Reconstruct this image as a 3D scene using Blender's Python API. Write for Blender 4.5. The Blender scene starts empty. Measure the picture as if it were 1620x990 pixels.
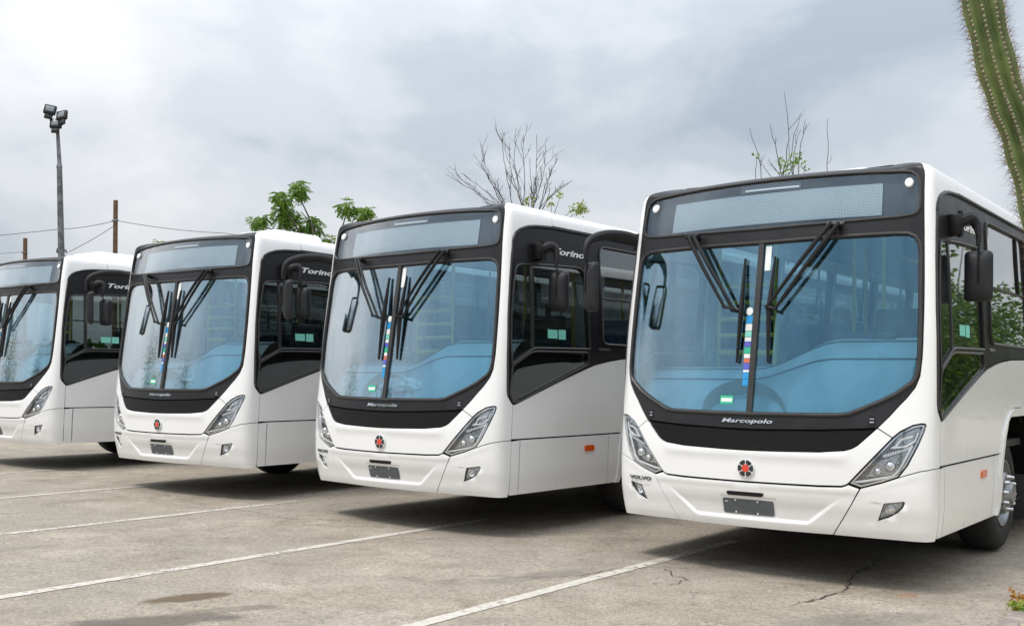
import bpy, bmesh, math, random, bisect
from mathutils import Vector, Matrix, noise
from mathutils.geometry import delaunay_2d_cdt
R = math.radians
random.seed(7)
sc = bpy.context.scene
COL = sc.collection

# ------------------------------------------------------------------ camera
CAM_H = 1.462
cd = bpy.data.cameras.new('camera'); cam = bpy.data.objects.new('camera', cd); COL.objects.link(cam)
cd.sensor_width = 36; cd.lens = 1637.1 / 1620 * 36; cd.shift_y = 103.1 / 1620; cd.shift_x = 0
cd.clip_start = .05; cd.clip_end = 2000
ROLL = R(-.526)
cam.matrix_world = Matrix.Translation((0, 0, CAM_H)) @ Matrix.Rotation(R(90), 4, 'X') @ Matrix.Rotation(-ROLL, 4, 'Z')
sc.camera = cam

# ------------------------------------------------------------------ sky, sun, exposure
SUN_EL, SUN_AZ_VEC = R(62), Vector((-.80, -.60, 0))
world = bpy.data.worlds.new('World'); sc.world = world; world.use_nodes = True
nt = world.node_tree; nt.nodes.clear()
def N(tree, kind, **kw):
    n = tree.nodes.new(kind)
    for k, v in kw.items():
        if k == 'inp':
            for a, b in v.items(): n.inputs[a].default_value = b
        else: setattr(n, k, v)
    return n
def L(tree, a, b): tree.links.new(a, b)
def math_n(tree, op, a, b=None, clamp=False):
    n = N(tree, 'ShaderNodeMath', operation=op, use_clamp=clamp)
    for i, x in enumerate((a, b)):
        if x is None: continue
        if isinstance(x, (int, float)): n.inputs[i].default_value = x
        else: L(tree, x, n.inputs[i])
    return n.outputs[0]
def ramp(tree, fac, stops, interp='EASE'):
    n = N(tree, 'ShaderNodeValToRGB'); cr = n.color_ramp; cr.interpolation = interp
    while len(cr.elements) > 1: cr.elements.remove(cr.elements[-1])
    for i, (p, c) in enumerate(stops):
        e = cr.elements[0] if i == 0 else cr.elements.new(p)
        e.position = p; e.color = (*c, 1) if len(c) == 3 else c
    if fac is not None: L(tree, fac, n.inputs[0])
    return n.outputs[0]
def mixc(tree, fac, a, b, blend='MIX'):
    n = N(tree, 'ShaderNodeMix', data_type='RGBA', blend_type=blend)
    for i, x in ((0, fac), (6, a), (7, b)):
        if isinstance(x, (int, float)): n.inputs[i].default_value = x
        elif isinstance(x, tuple): n.inputs[i].default_value = (*x, 1) if len(x) == 3 else x
        else: L(tree, x, n.inputs[i])
    return n.outputs[2]
tc = N(nt, 'ShaderNodeTexCoord'); sep = N(nt, 'ShaderNodeSeparateXYZ'); L(nt, tc.outputs['Generated'], sep.inputs[0])
zc = math_n(nt, 'MAXIMUM', sep.outputs[2], 0.0); den = math_n(nt, 'ADD', zc, .95)
px = math_n(nt, 'DIVIDE', sep.outputs[0], den); py = math_n(nt, 'DIVIDE', sep.outputs[1], den)
cmb = N(nt, 'ShaderNodeCombineXYZ'); L(nt, px, cmb.inputs[0]); L(nt, py, cmb.inputs[1]); L(nt, math_n(nt, 'MULTIPLY', zc, 1.2), cmb.inputs[2])
mp = N(nt, 'ShaderNodeMapping'); mp.inputs['Location'].default_value = (17.2, 11.67, .4); L(nt, cmb.outputs[0], mp.inputs[0])
n1 = N(nt, 'ShaderNodeTexNoise', inp={'Scale': 1.7, 'Detail': 7.0, 'Roughness': .5, 'Distortion': .25}); L(nt, mp.outputs[0], n1.inputs['Vector'])
n2 = N(nt, 'ShaderNodeTexNoise', inp={'Scale': 4.4, 'Detail': 8.0, 'Roughness': .55, 'Distortion': .3}); L(nt, mp.outputs[0], n2.inputs['Vector'])
cl = math_n(nt, 'ADD', math_n(nt, 'MULTIPLY', n1.outputs[0], .58), math_n(nt, 'MULTIPLY', n2.outputs[0], .42))
cloud = ramp(nt, cl, [(.38, (.315, .362, .41)), (.44, (.415, .45, .488)), (.50, (.515, .54, .57)), (.55, (.59, .605, .625)), (.62, (.69, .695, .70))])
sky = N(nt, 'ShaderNodeTexSky', sky_type='NISHITA', sun_disc=False, sun_elevation=SUN_EL,
        sun_rotation=math.atan2(SUN_AZ_VEC.x, SUN_AZ_VEC.y), air_density=1.0, dust_density=2.0)
skyc = N(nt, 'ShaderNodeVectorMath', operation='SCALE'); L(nt, sky.outputs[0], skyc.inputs[0]); skyc.inputs['Scale'].default_value = .12
mixed = mixc(nt, .9, skyc.outputs[0], cloud)
# CIE overcast luminance distribution: zenith three times the horizon
grad = math_n(nt, 'ADD', math_n(nt, 'MULTIPLY', math_n(nt, 'POWER', zc, 1.7), 2.25), .92)
scl = N(nt, 'ShaderNodeVectorMath', operation='SCALE'); L(nt, mixed, scl.inputs[0]); L(nt, grad, scl.inputs['Scale'])
bg = N(nt, 'ShaderNodeBackground', inp={'Strength': 1.0}); L(nt, scl.outputs[0], bg.inputs[0])
wo = N(nt, 'ShaderNodeOutputWorld'); L(nt, bg.outputs[0], wo.inputs[0])

sl = bpy.data.lights.new('sun', 'SUN'); sl.energy = 1.5; sl.angle = R(14); sl.color = (1, .965, .91)
so = bpy.data.objects.new('sun', sl); COL.objects.link(so)
sdir = SUN_AZ_VEC.normalized() * math.cos(SUN_EL) + Vector((0, 0, math.sin(SUN_EL)))
so.rotation_euler = sdir.to_track_quat('Z', 'Y').to_euler(); so.location = sdir * 60
vs = sc.view_settings; vs.view_transform = 'Standard'; vs.look = 'None'; vs.exposure = 0.41; vs.gamma = 1; vs.use_curve_mapping = False
sc.cycles.use_denoising = True; sc.cycles.max_bounces = 10; sc.cycles.transparent_max_bounces = 24
sc.cycles.caustics_reflective = False; sc.cycles.caustics_refractive = False; sc.cycles.sample_clamp_indirect = 6

# ------------------------------------------------------------------ materials
def newmat(name):
    m = bpy.data.materials.new(name); m.use_nodes = True; t = m.node_tree; t.nodes.clear()
    o = N(t, 'ShaderNodeOutputMaterial'); return m, t, o
def mat(name, col, rough=.5, metal=0, coat=0, var=0, vscale=8, spec=.5, bump=0, bscale=60, col2=None, emit=None, sheen=0):
    m, t, o = newmat(name)
    p = N(t, 'ShaderNodeBsdfPrincipled', inp={'Base Color': (*col, 1), 'Roughness': rough, 'Metallic': metal, 'Coat Weight': coat, 'Coat Roughness': .08, 'Specular IOR Level': spec})
    if var or col2:
        tcn = N(t, 'ShaderNodeTexCoord'); nz = N(t, 'ShaderNodeTexNoise', inp={'Scale': vscale, 'Detail': 6.0, 'Roughness': .6}); L(t, tcn.outputs['Object'], nz.inputs['Vector'])
        c2 = col2 or tuple(max(0, c * (1 - var)) for c in col); c1 = col if col2 else tuple(min(1, c * (1 + var * .5)) for c in col)
        f = ramp(t, nz.outputs[0], [(.35, c2), (.65, c1)]); L(t, f, p.inputs['Base Color'])
        rr = math_n(t, 'ADD', math_n(t, 'MULTIPLY', nz.outputs[0], .25), rough - .12, True); L(t, rr, p.inputs['Roughness'])
    if bump:
        tcn = N(t, 'ShaderNodeTexCoord'); nb = N(t, 'ShaderNodeTexNoise', inp={'Scale': bscale, 'Detail': 5.0}); L(t, tcn.outputs['Object'], nb.inputs['Vector'])
        bp = N(t, 'ShaderNodeBump', inp={'Strength': bump, 'Distance': .01}); L(t, nb.outputs[0], bp.inputs['Height']); L(t, bp.outputs[0], p.inputs['Normal'])
    if emit: p.inputs['Emission Color'].default_value = (*emit[0], 1); p.inputs['Emission Strength'].default_value = emit[1]
    L(t, p.outputs[0], o.inputs[0]); return m
def glass(name, tint, refl, f0, power=4.0, rough=.015):
    m, t, o = newmat(name)
    tr = N(t, 'ShaderNodeBsdfTransparent', inp={'Color': (*tint, 1)})
    lw = N(t, 'ShaderNodeLayerWeight', inp={'Blend': .5})
    gl = N(t, 'ShaderNodeBsdfGlossy', inp={'Roughness': rough}); L(t, ramp(t, lw.outputs['Facing'], [(.10, refl), (.45, (1, 1, 1))], 'LINEAR'), gl.inputs['Color'])
    fa = math_n(t, 'ADD', math_n(t, 'MULTIPLY', math_n(t, 'POWER', lw.outputs['Facing'], power), 1 - f0), f0, True)
    mx = N(t, 'ShaderNodeMixShader'); L(t, fa, mx.inputs[0]); L(t, tr.outputs[0], mx.inputs[1]); L(t, gl.outputs[0], mx.inputs[2])
    L(t, mx.outputs[0], o.inputs[0]); return m
M = {}
def white_paint():
    m, t, o = newmat('white_paint')
    p = N(t, 'ShaderNodeBsdfPrincipled', inp={'Roughness': .3, 'Coat Weight': .5, 'Coat Roughness': .05})
    tcn = N(t, 'ShaderNodeTexCoord'); nz = N(t, 'ShaderNodeTexNoise', inp={'Scale': 2.2, 'Detail': 7.0, 'Roughness': .65}); L(t, tcn.outputs['Object'], nz.inputs['Vector'])
    f = ramp(t, nz.outputs[0], [(.25, (.825, .822, .81)), (.6, (.85, .85, .842))]); L(t, f, p.inputs['Base Color'])
    rr = math_n(t, 'ADD', math_n(t, 'MULTIPLY', nz.outputs[0], .1), .24, True); L(t, rr, p.inputs['Roughness'])
    L(t, p.outputs[0], o.inputs[0]); return m
M['white'] = white_paint()
M['mask'] = mat('black_satin_plastic', (.017, .017, .019), .42, coat=.06, var=.25, vscale=3, spec=.3)
M['band'] = mat('black_gloss_band', (.010, .010, .0115), .36, coat=.04, var=.2, vscale=3, spec=.22)
M['shell'] = mat('dark_seam', (.006, .006, .006), .8)
M['lining'] = mat('cabin_lining', (.82, .84, .85), .7, var=.1)
M['ceil'] = mat('cabin_ceiling', (.78, .79, .80), .7)
M['rubber'] = mat('rubber_gasket', (.035, .033, .032), .38, var=.2)
M['black'] = mat('black_part', (.009, .009, .010), .48, var=.2, spec=.3)
M['mirror_shell'] = mat('mirror_shell_plastic', (.016, .017, .019), .5, var=.15, spec=.35)
M['chrome'] = mat('chrome', (.82, .83, .85), .09, metal=1)
M['silver'] = mat('silver_plastic', (.62, .63, .65), .22, metal=.8)
M['plate'] = mat('number_plate_grey', (.10, .11, .12), .5, var=.12, vscale=20)
M['amber'] = mat('amber_lens', (.75, .10, .01), .15, coat=.8)
M['red'] = mat('red_enamel', (.72, .06, .03), .2, coat=.6)
M['navy'] = mat('black_enamel', (.012, .014, .022), .18, coat=.7)
M['lamp_white'] = mat('white_lamp_lens', (.80, .82, .84), .18, coat=.6)
M['led'] = mat('white_light_guide', (.88, .88, .88), .2, coat=.5)
M['reflector'] = mat('lamp_reflector', (.55, .57, .60), .16, metal=1, var=.4, vscale=60)
M['lampback'] = mat('lamp_housing', (.20, .21, .22), .3, metal=.5, var=.3, vscale=40)
M['fogback'] = mat('fog_reflector', (.74, .75, .77), .35, metal=.2, var=.35, vscale=50)
M['flood'] = mat('floodlight_glass', (.16, .18, .20), .1, coat=.8)
M['lens'] = glass('clear_lens', (.95, .96, .97), (1, 1, 1), .07)
M['wind'] = glass('blue_tinted_windscreen', (.71, .90, .97), (.46, .78, 1.0), .10, 1.45)
M['signglass'] = glass('sign_glass', (.86, .91, .94), (.75, .9, 1.0), .05, 2.6)
M['sideglass'] = glass('dark_side_glass', (.64, .68, .68), (.95, .98, 1), .07, 3.0)
M['tyre'] = mat('tyre_rubber', (.022, .021, .021), .75, var=.3, vscale=14, bump=.3, bscale=40)
M['rim'] = mat('steel_rim', (.30, .31, .32), .38, metal=.7, var=.25, vscale=12)
M['nut'] = mat('chrome_nut', (.55, .56, .58), .22, metal=1)
M['yellow'] = mat('yellow_tube', (.95, .74, .12), .35, coat=.3)
M['seat'] = mat('blue_seat', (.06, .12, .28), .7, var=.25)
M['dash'] = mat('dashboard_grey', (.44, .48, .50), .6, var=.12, vscale=4, bump=.05)
M['beige'] = mat('beige_reflection', (.46, .41, .33), .65, var=.15, vscale=5)  # beige of a windscreen reflection, painted on the added dome
M['dark'] = mat('dark_cabin', (.03, .03, .033), .6)
M['paper'] = mat('white_paper', (.80, .82, .80), .6, var=.06)
M['mint'] = mat('mint_label', (.22, .66, .54), .5)
M['green'] = mat('green_label', (.03, .45, .26), .5)
M['blue'] = mat('blue_label', (.02, .30, .66), .5)
M['purple'] = mat('violet_label', (.10, .12, .55), .5)
M['red_l'] = mat('red_label', (.62, .16, .08), .5)
M['bag'] = mat('white_plastic_bag', (.80, .82, .82), .35, var=.12, vscale=20, bump=.6, bscale=18)
M['under'] = mat('chassis_black', (.009, .009, .009), .95, var=.3, spec=.1)
def display_mat():
    m, t, o = newmat('led_matrix_panel')
    uv = N(t, 'ShaderNodeUVMap'); mpn = N(t, 'ShaderNodeMapping'); mpn.inputs['Scale'].default_value = (1, 1, 1); L(t, uv.outputs[0], mpn.inputs[0])
    br = N(t, 'ShaderNodeTexBrick', offset=0, inp={'Scale': 1.0, 'Mortar Size': .0025, 'Brick Width': .0115, 'Row Height': .0115, 'Color1': (.66, .70, .70, 1), 'Color2': (.74, .77, .77, 1), 'Mortar': (.34, .37, .38, 1)})
    L(t, mpn.outputs[0], br.inputs['Vector'])
    p = N(t, 'ShaderNodeBsdfPrincipled', inp={'Roughness': .5}); L(t, br.outputs[0], p.inputs['Base Color']); L(t, p.outputs[0], o.inputs[0]); return m
M['display'] = display_mat()
def mesh_mat():
    m, t, o = newmat('black_honeycomb_grille')
    uv = N(t, 'ShaderNodeUVMap')
    br = N(t, 'ShaderNodeTexBrick', offset=.5, inp={'Scale': 1.0, 'Mortar Size': .0042, 'Mortar Smooth': .6, 'Brick Width': .021, 'Row Height': .0135, 'Color1': (0, 0, 0, 1), 'Color2': (0, 0, 0, 1), 'Mortar': (1, 1, 1, 1)})
    L(t, uv.outputs[0], br.inputs['Vector'])
    c = ramp(t, br.outputs[0], [(0, (.002, .002, .002)), (1, (.012, .012, .012))], 'LINEAR')
    p = N(t, 'ShaderNodeBsdfPrincipled', inp={'Roughness': .5, 'Specular IOR Level': .2}); L(t, c, p.inputs['Base Color'])
    bp = N(t, 'ShaderNodeBump', inp={'Strength': .9, 'Distance': .008}); L(t, br.outputs[0], bp.inputs['Height']); L(t, bp.outputs[0], p.inputs['Normal'])
    L(t, p.outputs[0], o.inputs[0]); return m
M['mesh'] = mesh_mat()

# ------------------------------------------------------------------ mesh helpers
def mkobj(name, verts, faces, m, parent=None, smooth=True, normals=None, uvs=None):
    me = bpy.data.meshes.new(name); me.from_pydata(verts, [], faces); me.update()
    if smooth: me.polygons.foreach_set('use_smooth', [True] * len(me.polygons))
    if uvs:
        ul = me.uv_layers.new(name='UVMap')
        for lp in me.loops: ul.data[lp.index].uv = uvs[lp.vertex_index]
    if normals:
        me.normals_split_custom_set_from_vertices(normals)
    if m: me.materials.append(m)
    o = bpy.data.objects.new(name, me); COL.objects.link(o)
    if parent: o.parent = parent
    return o
class MB:
    def __init__(s): s.v = []; s.f = []
    def add(s, v, f):
        b = len(s.v); s.v += [tuple(x) for x in v]; s.f += [tuple(i + b for i in q) for q in f]; return s
    def tube(s, path, rad, seg=8, cap=True, closed=False, flat=1.0, up=None):
        pts = [Vector(p) for p in path]; n = len(pts); rs = rad if isinstance(rad, (list, tuple)) else [rad] * n
        vs_ = []; prev = None
        for i, p in enumerate(pts):
            a = pts[(i - 1) % n] if (closed or i > 0) else p; b = pts[(i + 1) % n] if (closed or i < n - 1) else p
            d = (b - a); d = d.normalized() if d.length > 1e-9 else Vector((0, 0, 1))
            if prev is None:
                ref = Vector(up) if up else (Vector((0, 0, 1)) if abs(d.z) < .9 else Vector((1, 0, 0)))
            else: ref = prev
            x = ref - d * ref.dot(d); x = x.normalized() if x.length > 1e-6 else d.orthogonal().normalized(); prev = x
            y = d.cross(x)
            for k in range(seg):
                an = 2 * math.pi * k / seg; vs_.append(p + (x * math.cos(an) * flat + y * math.sin(an)) * rs[i])
        f = []
        for i in range(n if closed else n - 1):
            j = (i + 1) % n
            for k in range(seg): f.append((i * seg + k, i * seg + (k + 1) % seg, j * seg + (k + 1) % seg, j * seg + k))
        if cap and not closed: f.append(tuple(range(seg))[::-1]); f.append(tuple((n - 1) * seg + k for k in range(seg)))
        return s.add(vs_, f)
    def box(s, c, size, bev=0, rot=None, seg=2):
        bm = bmesh.new(); bmesh.ops.create_cube(bm, size=1)
        bmesh.ops.scale(bm, vec=size, verts=bm.verts)
        if bev: bmesh.ops.bevel(bm, geom=bm.edges[:], offset=bev, segments=seg, affect='EDGES', profile=.5)
        if rot: bmesh.ops.rotate(bm, matrix=rot, verts=bm.verts)
        bmesh.ops.translate(bm, vec=c, verts=bm.verts); bm.verts.index_update()
        s.add([v.co for v in bm.verts], [[v.index for v in f.verts] for f in bm.faces]); bm.free(); return s
    def lathe(s, prof, seg, mtx):
        vs_ = [mtx @ Vector((r * math.cos(2 * math.pi * k / seg), r * math.sin(2 * math.pi * k / seg), z)) for r, z in prof for k in range(seg)]
        f = [(i * seg + k, i * seg + (k + 1) % seg, (i + 1) * seg + (k + 1) % seg, (i + 1) * seg + k) for i in range(len(prof) - 1) for k in range(seg)]
        return s.add(vs_, f)
    def obj(s, name, m, parent=None, smooth=True, auto=35):
        o = mkobj(name, s.v, s.f, m, parent, smooth)
        if smooth and auto:
            me = o.data; bm = bmesh.new(); bm.from_mesh(me); bmesh.ops.recalc_face_normals(bm, faces=bm.faces)
            for e in bm.edges:
                if len(e.link_faces) == 2 and e.calc_face_angle(0) > R(auto): e.smooth = False
            bm.to_mesh(me); bm.free()
        return o
def empty(name, loc, rz=0):
    o = bpy.data.objects.new(name, None); COL.objects.link(o); o.location = loc; o.rotation_euler = (0, 0, rz); o.empty_display_size = .3; return o
def tag(o, label=None, cat=None, group=None, kind=None):
    for k, v in (('label', label), ('category', cat), ('group', group), ('kind', kind)):
        if v: o[k] = v
    return o
def copy_tree(o, parent=None):
    c = o.copy(); COL.objects.link(c); c.parent = parent
    for ch in list(o.children): copy_tree(ch, c)
    return c

# ------------------------------------------------------------------ bus body surface: s runs round the plan, t up the height
def catmull(pts, n=8, closed=False):
    out = []; m = len(pts); rng = range(m) if closed else range(m - 1)
    for i in rng:
        if closed: p0, p1, p2, p3 = pts[(i - 1) % m], pts[i], pts[(i + 1) % m], pts[(i + 2) % m]
        else: p0, p1, p2, p3 = pts[max(i - 1, 0)], pts[i], pts[i + 1], pts[min(i + 2, m - 1)]
        for k in range(n):
            t = k / n; t2 = t * t; t3 = t2 * t
            out.append(tuple(.5 * ((2 * b) + (-a + c) * t + (2 * a - 5 * b + 4 * c - d) * t2 + (-a + 3 * b - 3 * c + d) * t3) for a, b, c, d in zip(p0, p1, p2, p3)))
    if not closed: out.append(tuple(pts[-1]))
    return out
def pchip(xs, ys):
    n = len(xs); h = [xs[i + 1] - xs[i] for i in range(n - 1)]; d = [(ys[i + 1] - ys[i]) / h[i] for i in range(n - 1)]
    m = [d[0]] + [0] * (n - 2) + [d[-1]]
    for i in range(1, n - 1):
        if d[i - 1] * d[i] > 0:
            w1 = 2 * h[i] + h[i - 1]; w2 = h[i] + 2 * h[i - 1]; m[i] = (w1 + w2) / (w1 / d[i - 1] + w2 / d[i])
    def f(x):
        if x <= xs[0]: return ys[0]
        if x >= xs[-1]: return ys[-1]
        i = bisect.bisect_right(xs, x) - 1
        t = (x - xs[i]) / h[i]; t2 = t * t; t3 = t2 * t
        return (2 * t3 - 3 * t2 + 1) * ys[i] + (t3 - 2 * t2 + t) * h[i] * m[i] + (-2 * t3 + 3 * t2) * ys[i + 1] + (t3 - t2) * h[i] * m[i + 1]
    return f
HALF = 1.2525
PL = catmull([(0, -.018), (.2, -.0138), (.4, -.001), (.6, .024), (.8, .0615), (.95, .101), (1.05, .135), (1.12, .163), (1.17, .190), (1.205, .218), (1.228, .25), (1.243, .29), (1.25, .34), (1.2525, .42), (1.2525, .6)], 10)
SL = [0]
for a, b in zip(PL, PL[1:]): SL.append(SL[-1] + math.hypot(b[0] - a[0], b[1] - a[1]))
S_SIDE, V_SIDE = SL[-1], .6
LEN = 11.2; S_END = S_SIDE + LEN - V_SIDE
def plan(s):
    a = abs(s)
    if a >= S_SIDE: u, v = HALF, V_SIDE + a - S_SIDE
    else:
        i = min(bisect.bisect_right(SL, a) - 1, len(SL) - 2); t = (a - SL[i]) / (SL[i + 1] - SL[i])
        u = PL[i][0] + (PL[i + 1][0] - PL[i][0]) * t; v = PL[i][1] + (PL[i + 1][1] - PL[i][1]) * t
    return (u if s >= 0 else -u), v
gF = pchip([.06, .12, .2, .305, .45, .7, 1.0], [1, .93, .68, .48, .28, .1, 0])
dvF = pchip([.36, .42, .5, .6, .72, .85, 1.1, 1.245, 2.5, 2.664, 2.9, 2.95, 2.98, 3.01, 3.05, 3.1, 3.2, 3.4, 3.7], [.09, .062, .04, .013, .001, 0, .02, .041, .242, .268, .32, .3315, .339, .361, .41, .495, .65, .9, 1.3])
zF = pchip([0, 2.9, 2.95, 2.98, 3.01, 3.05, 3.1, 3.2, 3.4, 3.7], [0, 2.9, 2.949, 2.976, 2.997, 3.017, 3.035, 3.052, 3.065, 3.075])
duF = pchip([.36, .42, .6, 1.6, 2.61, 2.87, 2.95, 3.0, 3.05, 3.1, 3.2, 3.4, 3.7], [.02, .012, 0, 0, .052, .069, .085, .115, .165, .24, .4, .75, HALF])
def P0(s, t):
    u, v = plan(s)
    return Vector((u * (1 - duF(t) / HALF), v + dvF(t) * gF(v), zF(t)))
def Nrm(s, t):
    h = .004; t1, t2 = max(t - h, .36), min(t + h, 3.695)
    a = P0(s + h, t) - P0(s - h, t); b = P0(s, t2) - P0(s, t1)
    n = a.cross(b)
    if n.length < 1e-12: return Vector((0, 0, 1))
    n.normalize(); return -n if (t > 3.0 and n.z < 0) else n
def PS(s, t, off=0): return P0(s, t) + Nrm(s, t) * off
def NrmD(s, t, disp):
    if not disp: return Nrm(s, t)
    h = .003; f = lambda a, b: PS(a, b, disp(a, b))
    n = (f(s + h, t) - f(s - h, t)).cross(f(s, t + h) - f(s, t - h)); return n.normalized()

def area2(p): return sum(p[i][0] * p[(i + 1) % len(p)][1] - p[(i + 1) % len(p)][0] * p[i][1] for i in range(len(p))) / 2
def ccw(p): return p if area2(p) > 0 else p[::-1]
def inset(p, d):
    p = ccw(p); n = len(p); out = []
    for i in range(n):
        a, b, c = p[i - 1], p[i], p[(i + 1) % n]
        e1 = Vector((b[0] - a[0], b[1] - a[1])); e2 = Vector((c[0] - b[0], c[1] - b[1]))
        if e1.length < 1e-7 or e2.length < 1e-7: continue
        e1.normalize(); e2.normalize(); n1 = Vector((-e1.y, e1.x)); n2 = Vector((-e2.y, e2.x))
        m = n1 + n2
        if m.length < 1e-4: out.append((b[0] + n1.x * d, b[1] + n1.y * d)); continue
        m.normalize(); k = d / max(.45, m.dot(n1)); out.append((b[0] + m.x * k, b[1] + m.y * k))
    return out
def rnd(p, r, n=5):
    p = ccw(p); out = []; m = len(p); rr = r if isinstance(r, (list, tuple)) else [r] * m
    for i in range(m):
        a, b, c = Vector(p[i - 1]), Vector(p[i]), Vector(p[(i + 1) % m]); q = rr[i]
        if q <= 0: out.append(tuple(b)); continue
        e1 = (a - b); e2 = (c - b); q = min(q, e1.length * .49, e2.length * .49); e1.normalize(); e2.normalize()
        for k in range(n + 1):
            t = k / n; x = b + e1 * q * (1 - t) ** 2 + e2 * q * t ** 2; out.append(tuple(x))
    return out
def dens(p, d, closed=True):
    out = []; n = len(p)
    for i in range(n if closed else n - 1):
        a, b = p[i], p[(i + 1) % n]; l = math.hypot(b[0] - a[0], b[1] - a[1]); far = min(abs(a[0]), abs(b[0])) >= 2.2
        k = max(1, int(math.ceil(max(abs(b[0] - a[0]) / (d * 5), abs(b[1] - a[1]) / (d if b[1] + a[1] < 5.6 else d * .5)) if far else l / d)))
        for j in range(k): out.append((a[0] + (b[0] - a[0]) * j / k, a[1] + (b[1] - a[1]) * j / k))
    if not closed: out.append(p[-1])
    return out
def inpoly(x, y, p):
    c = False; j = len(p) - 1
    for i in range(len(p)):
        if (p[i][1] > y) != (p[j][1] > y) and x < (p[j][0] - p[i][0]) * (y - p[i][1]) / (p[j][1] - p[i][1]) + p[i][0]: c = not c
        j = i
    return c
S_GRID = [i * .045 for i in range(-50, 51)]; S_GRID = [-(2.25 + .35 * k) for k in range(30, 0, -1)] + S_GRID + [2.25 + .35 * k for k in range(1, 31)]
T_GRID = [.36 + i * .06 for i in range(42)] + [2.9 + .025 * i for i in range(20)] + [3.42, 3.5, 3.58, 3.66]
def panel(name, outline, m, parent, holes=(), off=0.0, thick=.014, disp=None, grid=1, bev=.0, step=.05):
    out = ccw(dens(outline, step)); hs = [ccw(dens(h, step))[::-1] for h in holes]
    pts = []; edges = []
    for lp in [out] + hs:
        b = len(pts); pts += lp; edges += [(b + i, b + (i + 1) % len(lp)) for i in range(len(lp))]
    nb = len(pts)
    x0, x1 = min(p[0] for p in out), max(p[0] for p in out); y0, y1 = min(p[1] for p in out), max(p[1] for p in out)
    bnd = {}
    for p in pts: bnd.setdefault((round(p[0] / .02), round(p[1] / .02)), []).append(p)
    if grid == 1: SG, TG = S_GRID, T_GRID
    else:
        SG = [x0 + grid * i for i in range(1, int((x1 - x0) / grid) + 1)]; TG = [y0 + grid * i for i in range(1, int((y1 - y0) / grid) + 1)]
    for s in SG:
        if not x0 < s < x1: continue
        for t in TG:
            if not y0 < t < y1 or not inpoly(s, t, out) or any(inpoly(s, t, h) for h in hs): continue
            k = (round(s / .02), round(t / .02))
            if any((k[0] + i, k[1] + j) in bnd for i in (-1, 0, 1) for j in (-1, 0, 1)): continue
            pts.append((s, t))
    vc, _, fc, ov, _, _ = delaunay_2d_cdt([Vector(p) for p in pts], edges, [], 0, 1e-7)
    tris = []
    for f in fc:
        cx = sum(vc[i].x for i in f) / 3; cy = sum(vc[i].y for i in f) / 3
        if inpoly(cx, cy, out) and not any(inpoly(cx, cy, h) for h in hs):
            a, b, c = (vc[i] for i in f)
            if (b - a).cross(c - a) < 0: f = f[::-1]
            tris.append(tuple(f))
    ec = {}
    for f in tris:
        for i in range(3): ec[(f[i], f[(i + 1) % 3])] = 1
    border = [e for e in ec if (e[1], e[0]) not in ec]
    n = len(vc); V = []; NN = []; UV = []
    for v in vc:
        d = off + (disp(v.x, v.y) if disp else 0); nn = NrmD(v.x, v.y, disp); V.append(P0(v.x, v.y) + Nrm(v.x, v.y) * d); NN.append(nn); UV.append((v.x, v.y))
    F = list(tris)
    base = len(V)
    for i, v in enumerate(vc): V.append(V[i] - Nrm(v.x, v.y) * thick); NN.append(-NN[i]); UV.append((v.x, v.y))
    F += [(a + base, c + base, b + base) for a, b, c in tris]
    for a, b in border:
        q = len(V); e = (V[b] - V[a]); w = e.cross(NN[a]); w = w.normalized() if w.length > 1e-9 else Vector((0, 0, 1))
        V += [V[a], V[b], V[b + base], V[a + base]]; NN += [w] * 4; UV += [UV[a], UV[b], UV[b], UV[a]]
        F.append((q + 1, q, q + 3, q + 2))
    return mkobj(name, V, F, m, parent, True, NN, UV)
def grid_panel(name, ss, tt, m, parent, off=0, thick=.012):
    n, k = len(ss), len(tt); V = [PS(s, t, off) for s in ss for t in tt]; NN = [Nrm(s, t) for s in ss for t in tt]
    V += [v - q * thick for v, q in zip(V, NN)]; b = n * k
    F = [(i * k + j, (i + 1) * k + j, (i + 1) * k + j + 1, i * k + j + 1) for i in range(n - 1) for j in range(k - 1)]
    F += [tuple(x + b for x in f[::-1]) for f in F]
    ring = [i * k for i in range(n)] + [(n - 1) * k + j for j in range(1, k)] + [i * k + k - 1 for i in range(n - 2, -1, -1)] + [j for j in range(k - 2, 0, -1)]
    NN += [-q for q in NN]
    for a, c in zip(ring, ring[1:] + ring[:1]):
        q = len(V); w = (V[c] - V[a]).cross(NN[a]); w = w.normalized() if w.length > 1e-9 else Vector((0, 0, 1)); V += [V[a], V[c], V[c + b], V[a + b]]; NN += [w] * 4; F.append((q + 1, q, q + 3, q + 2))
    return mkobj(name, V, F, m, parent, True, NN)
def mir(p): return [(-a, b) for a, b in p]
def sym(half): return half + [(-a, b) for a, b in half[::-1] if abs(a) > 1e-6]
def ctube(path, r, off=0, seg=6, closed=True, step=.04, flat=1.0):
    p = dens(path, step, closed); return MB().tube([PS(a, b, off) for a, b in p], r, seg, closed=closed, flat=flat, up=None)
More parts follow.
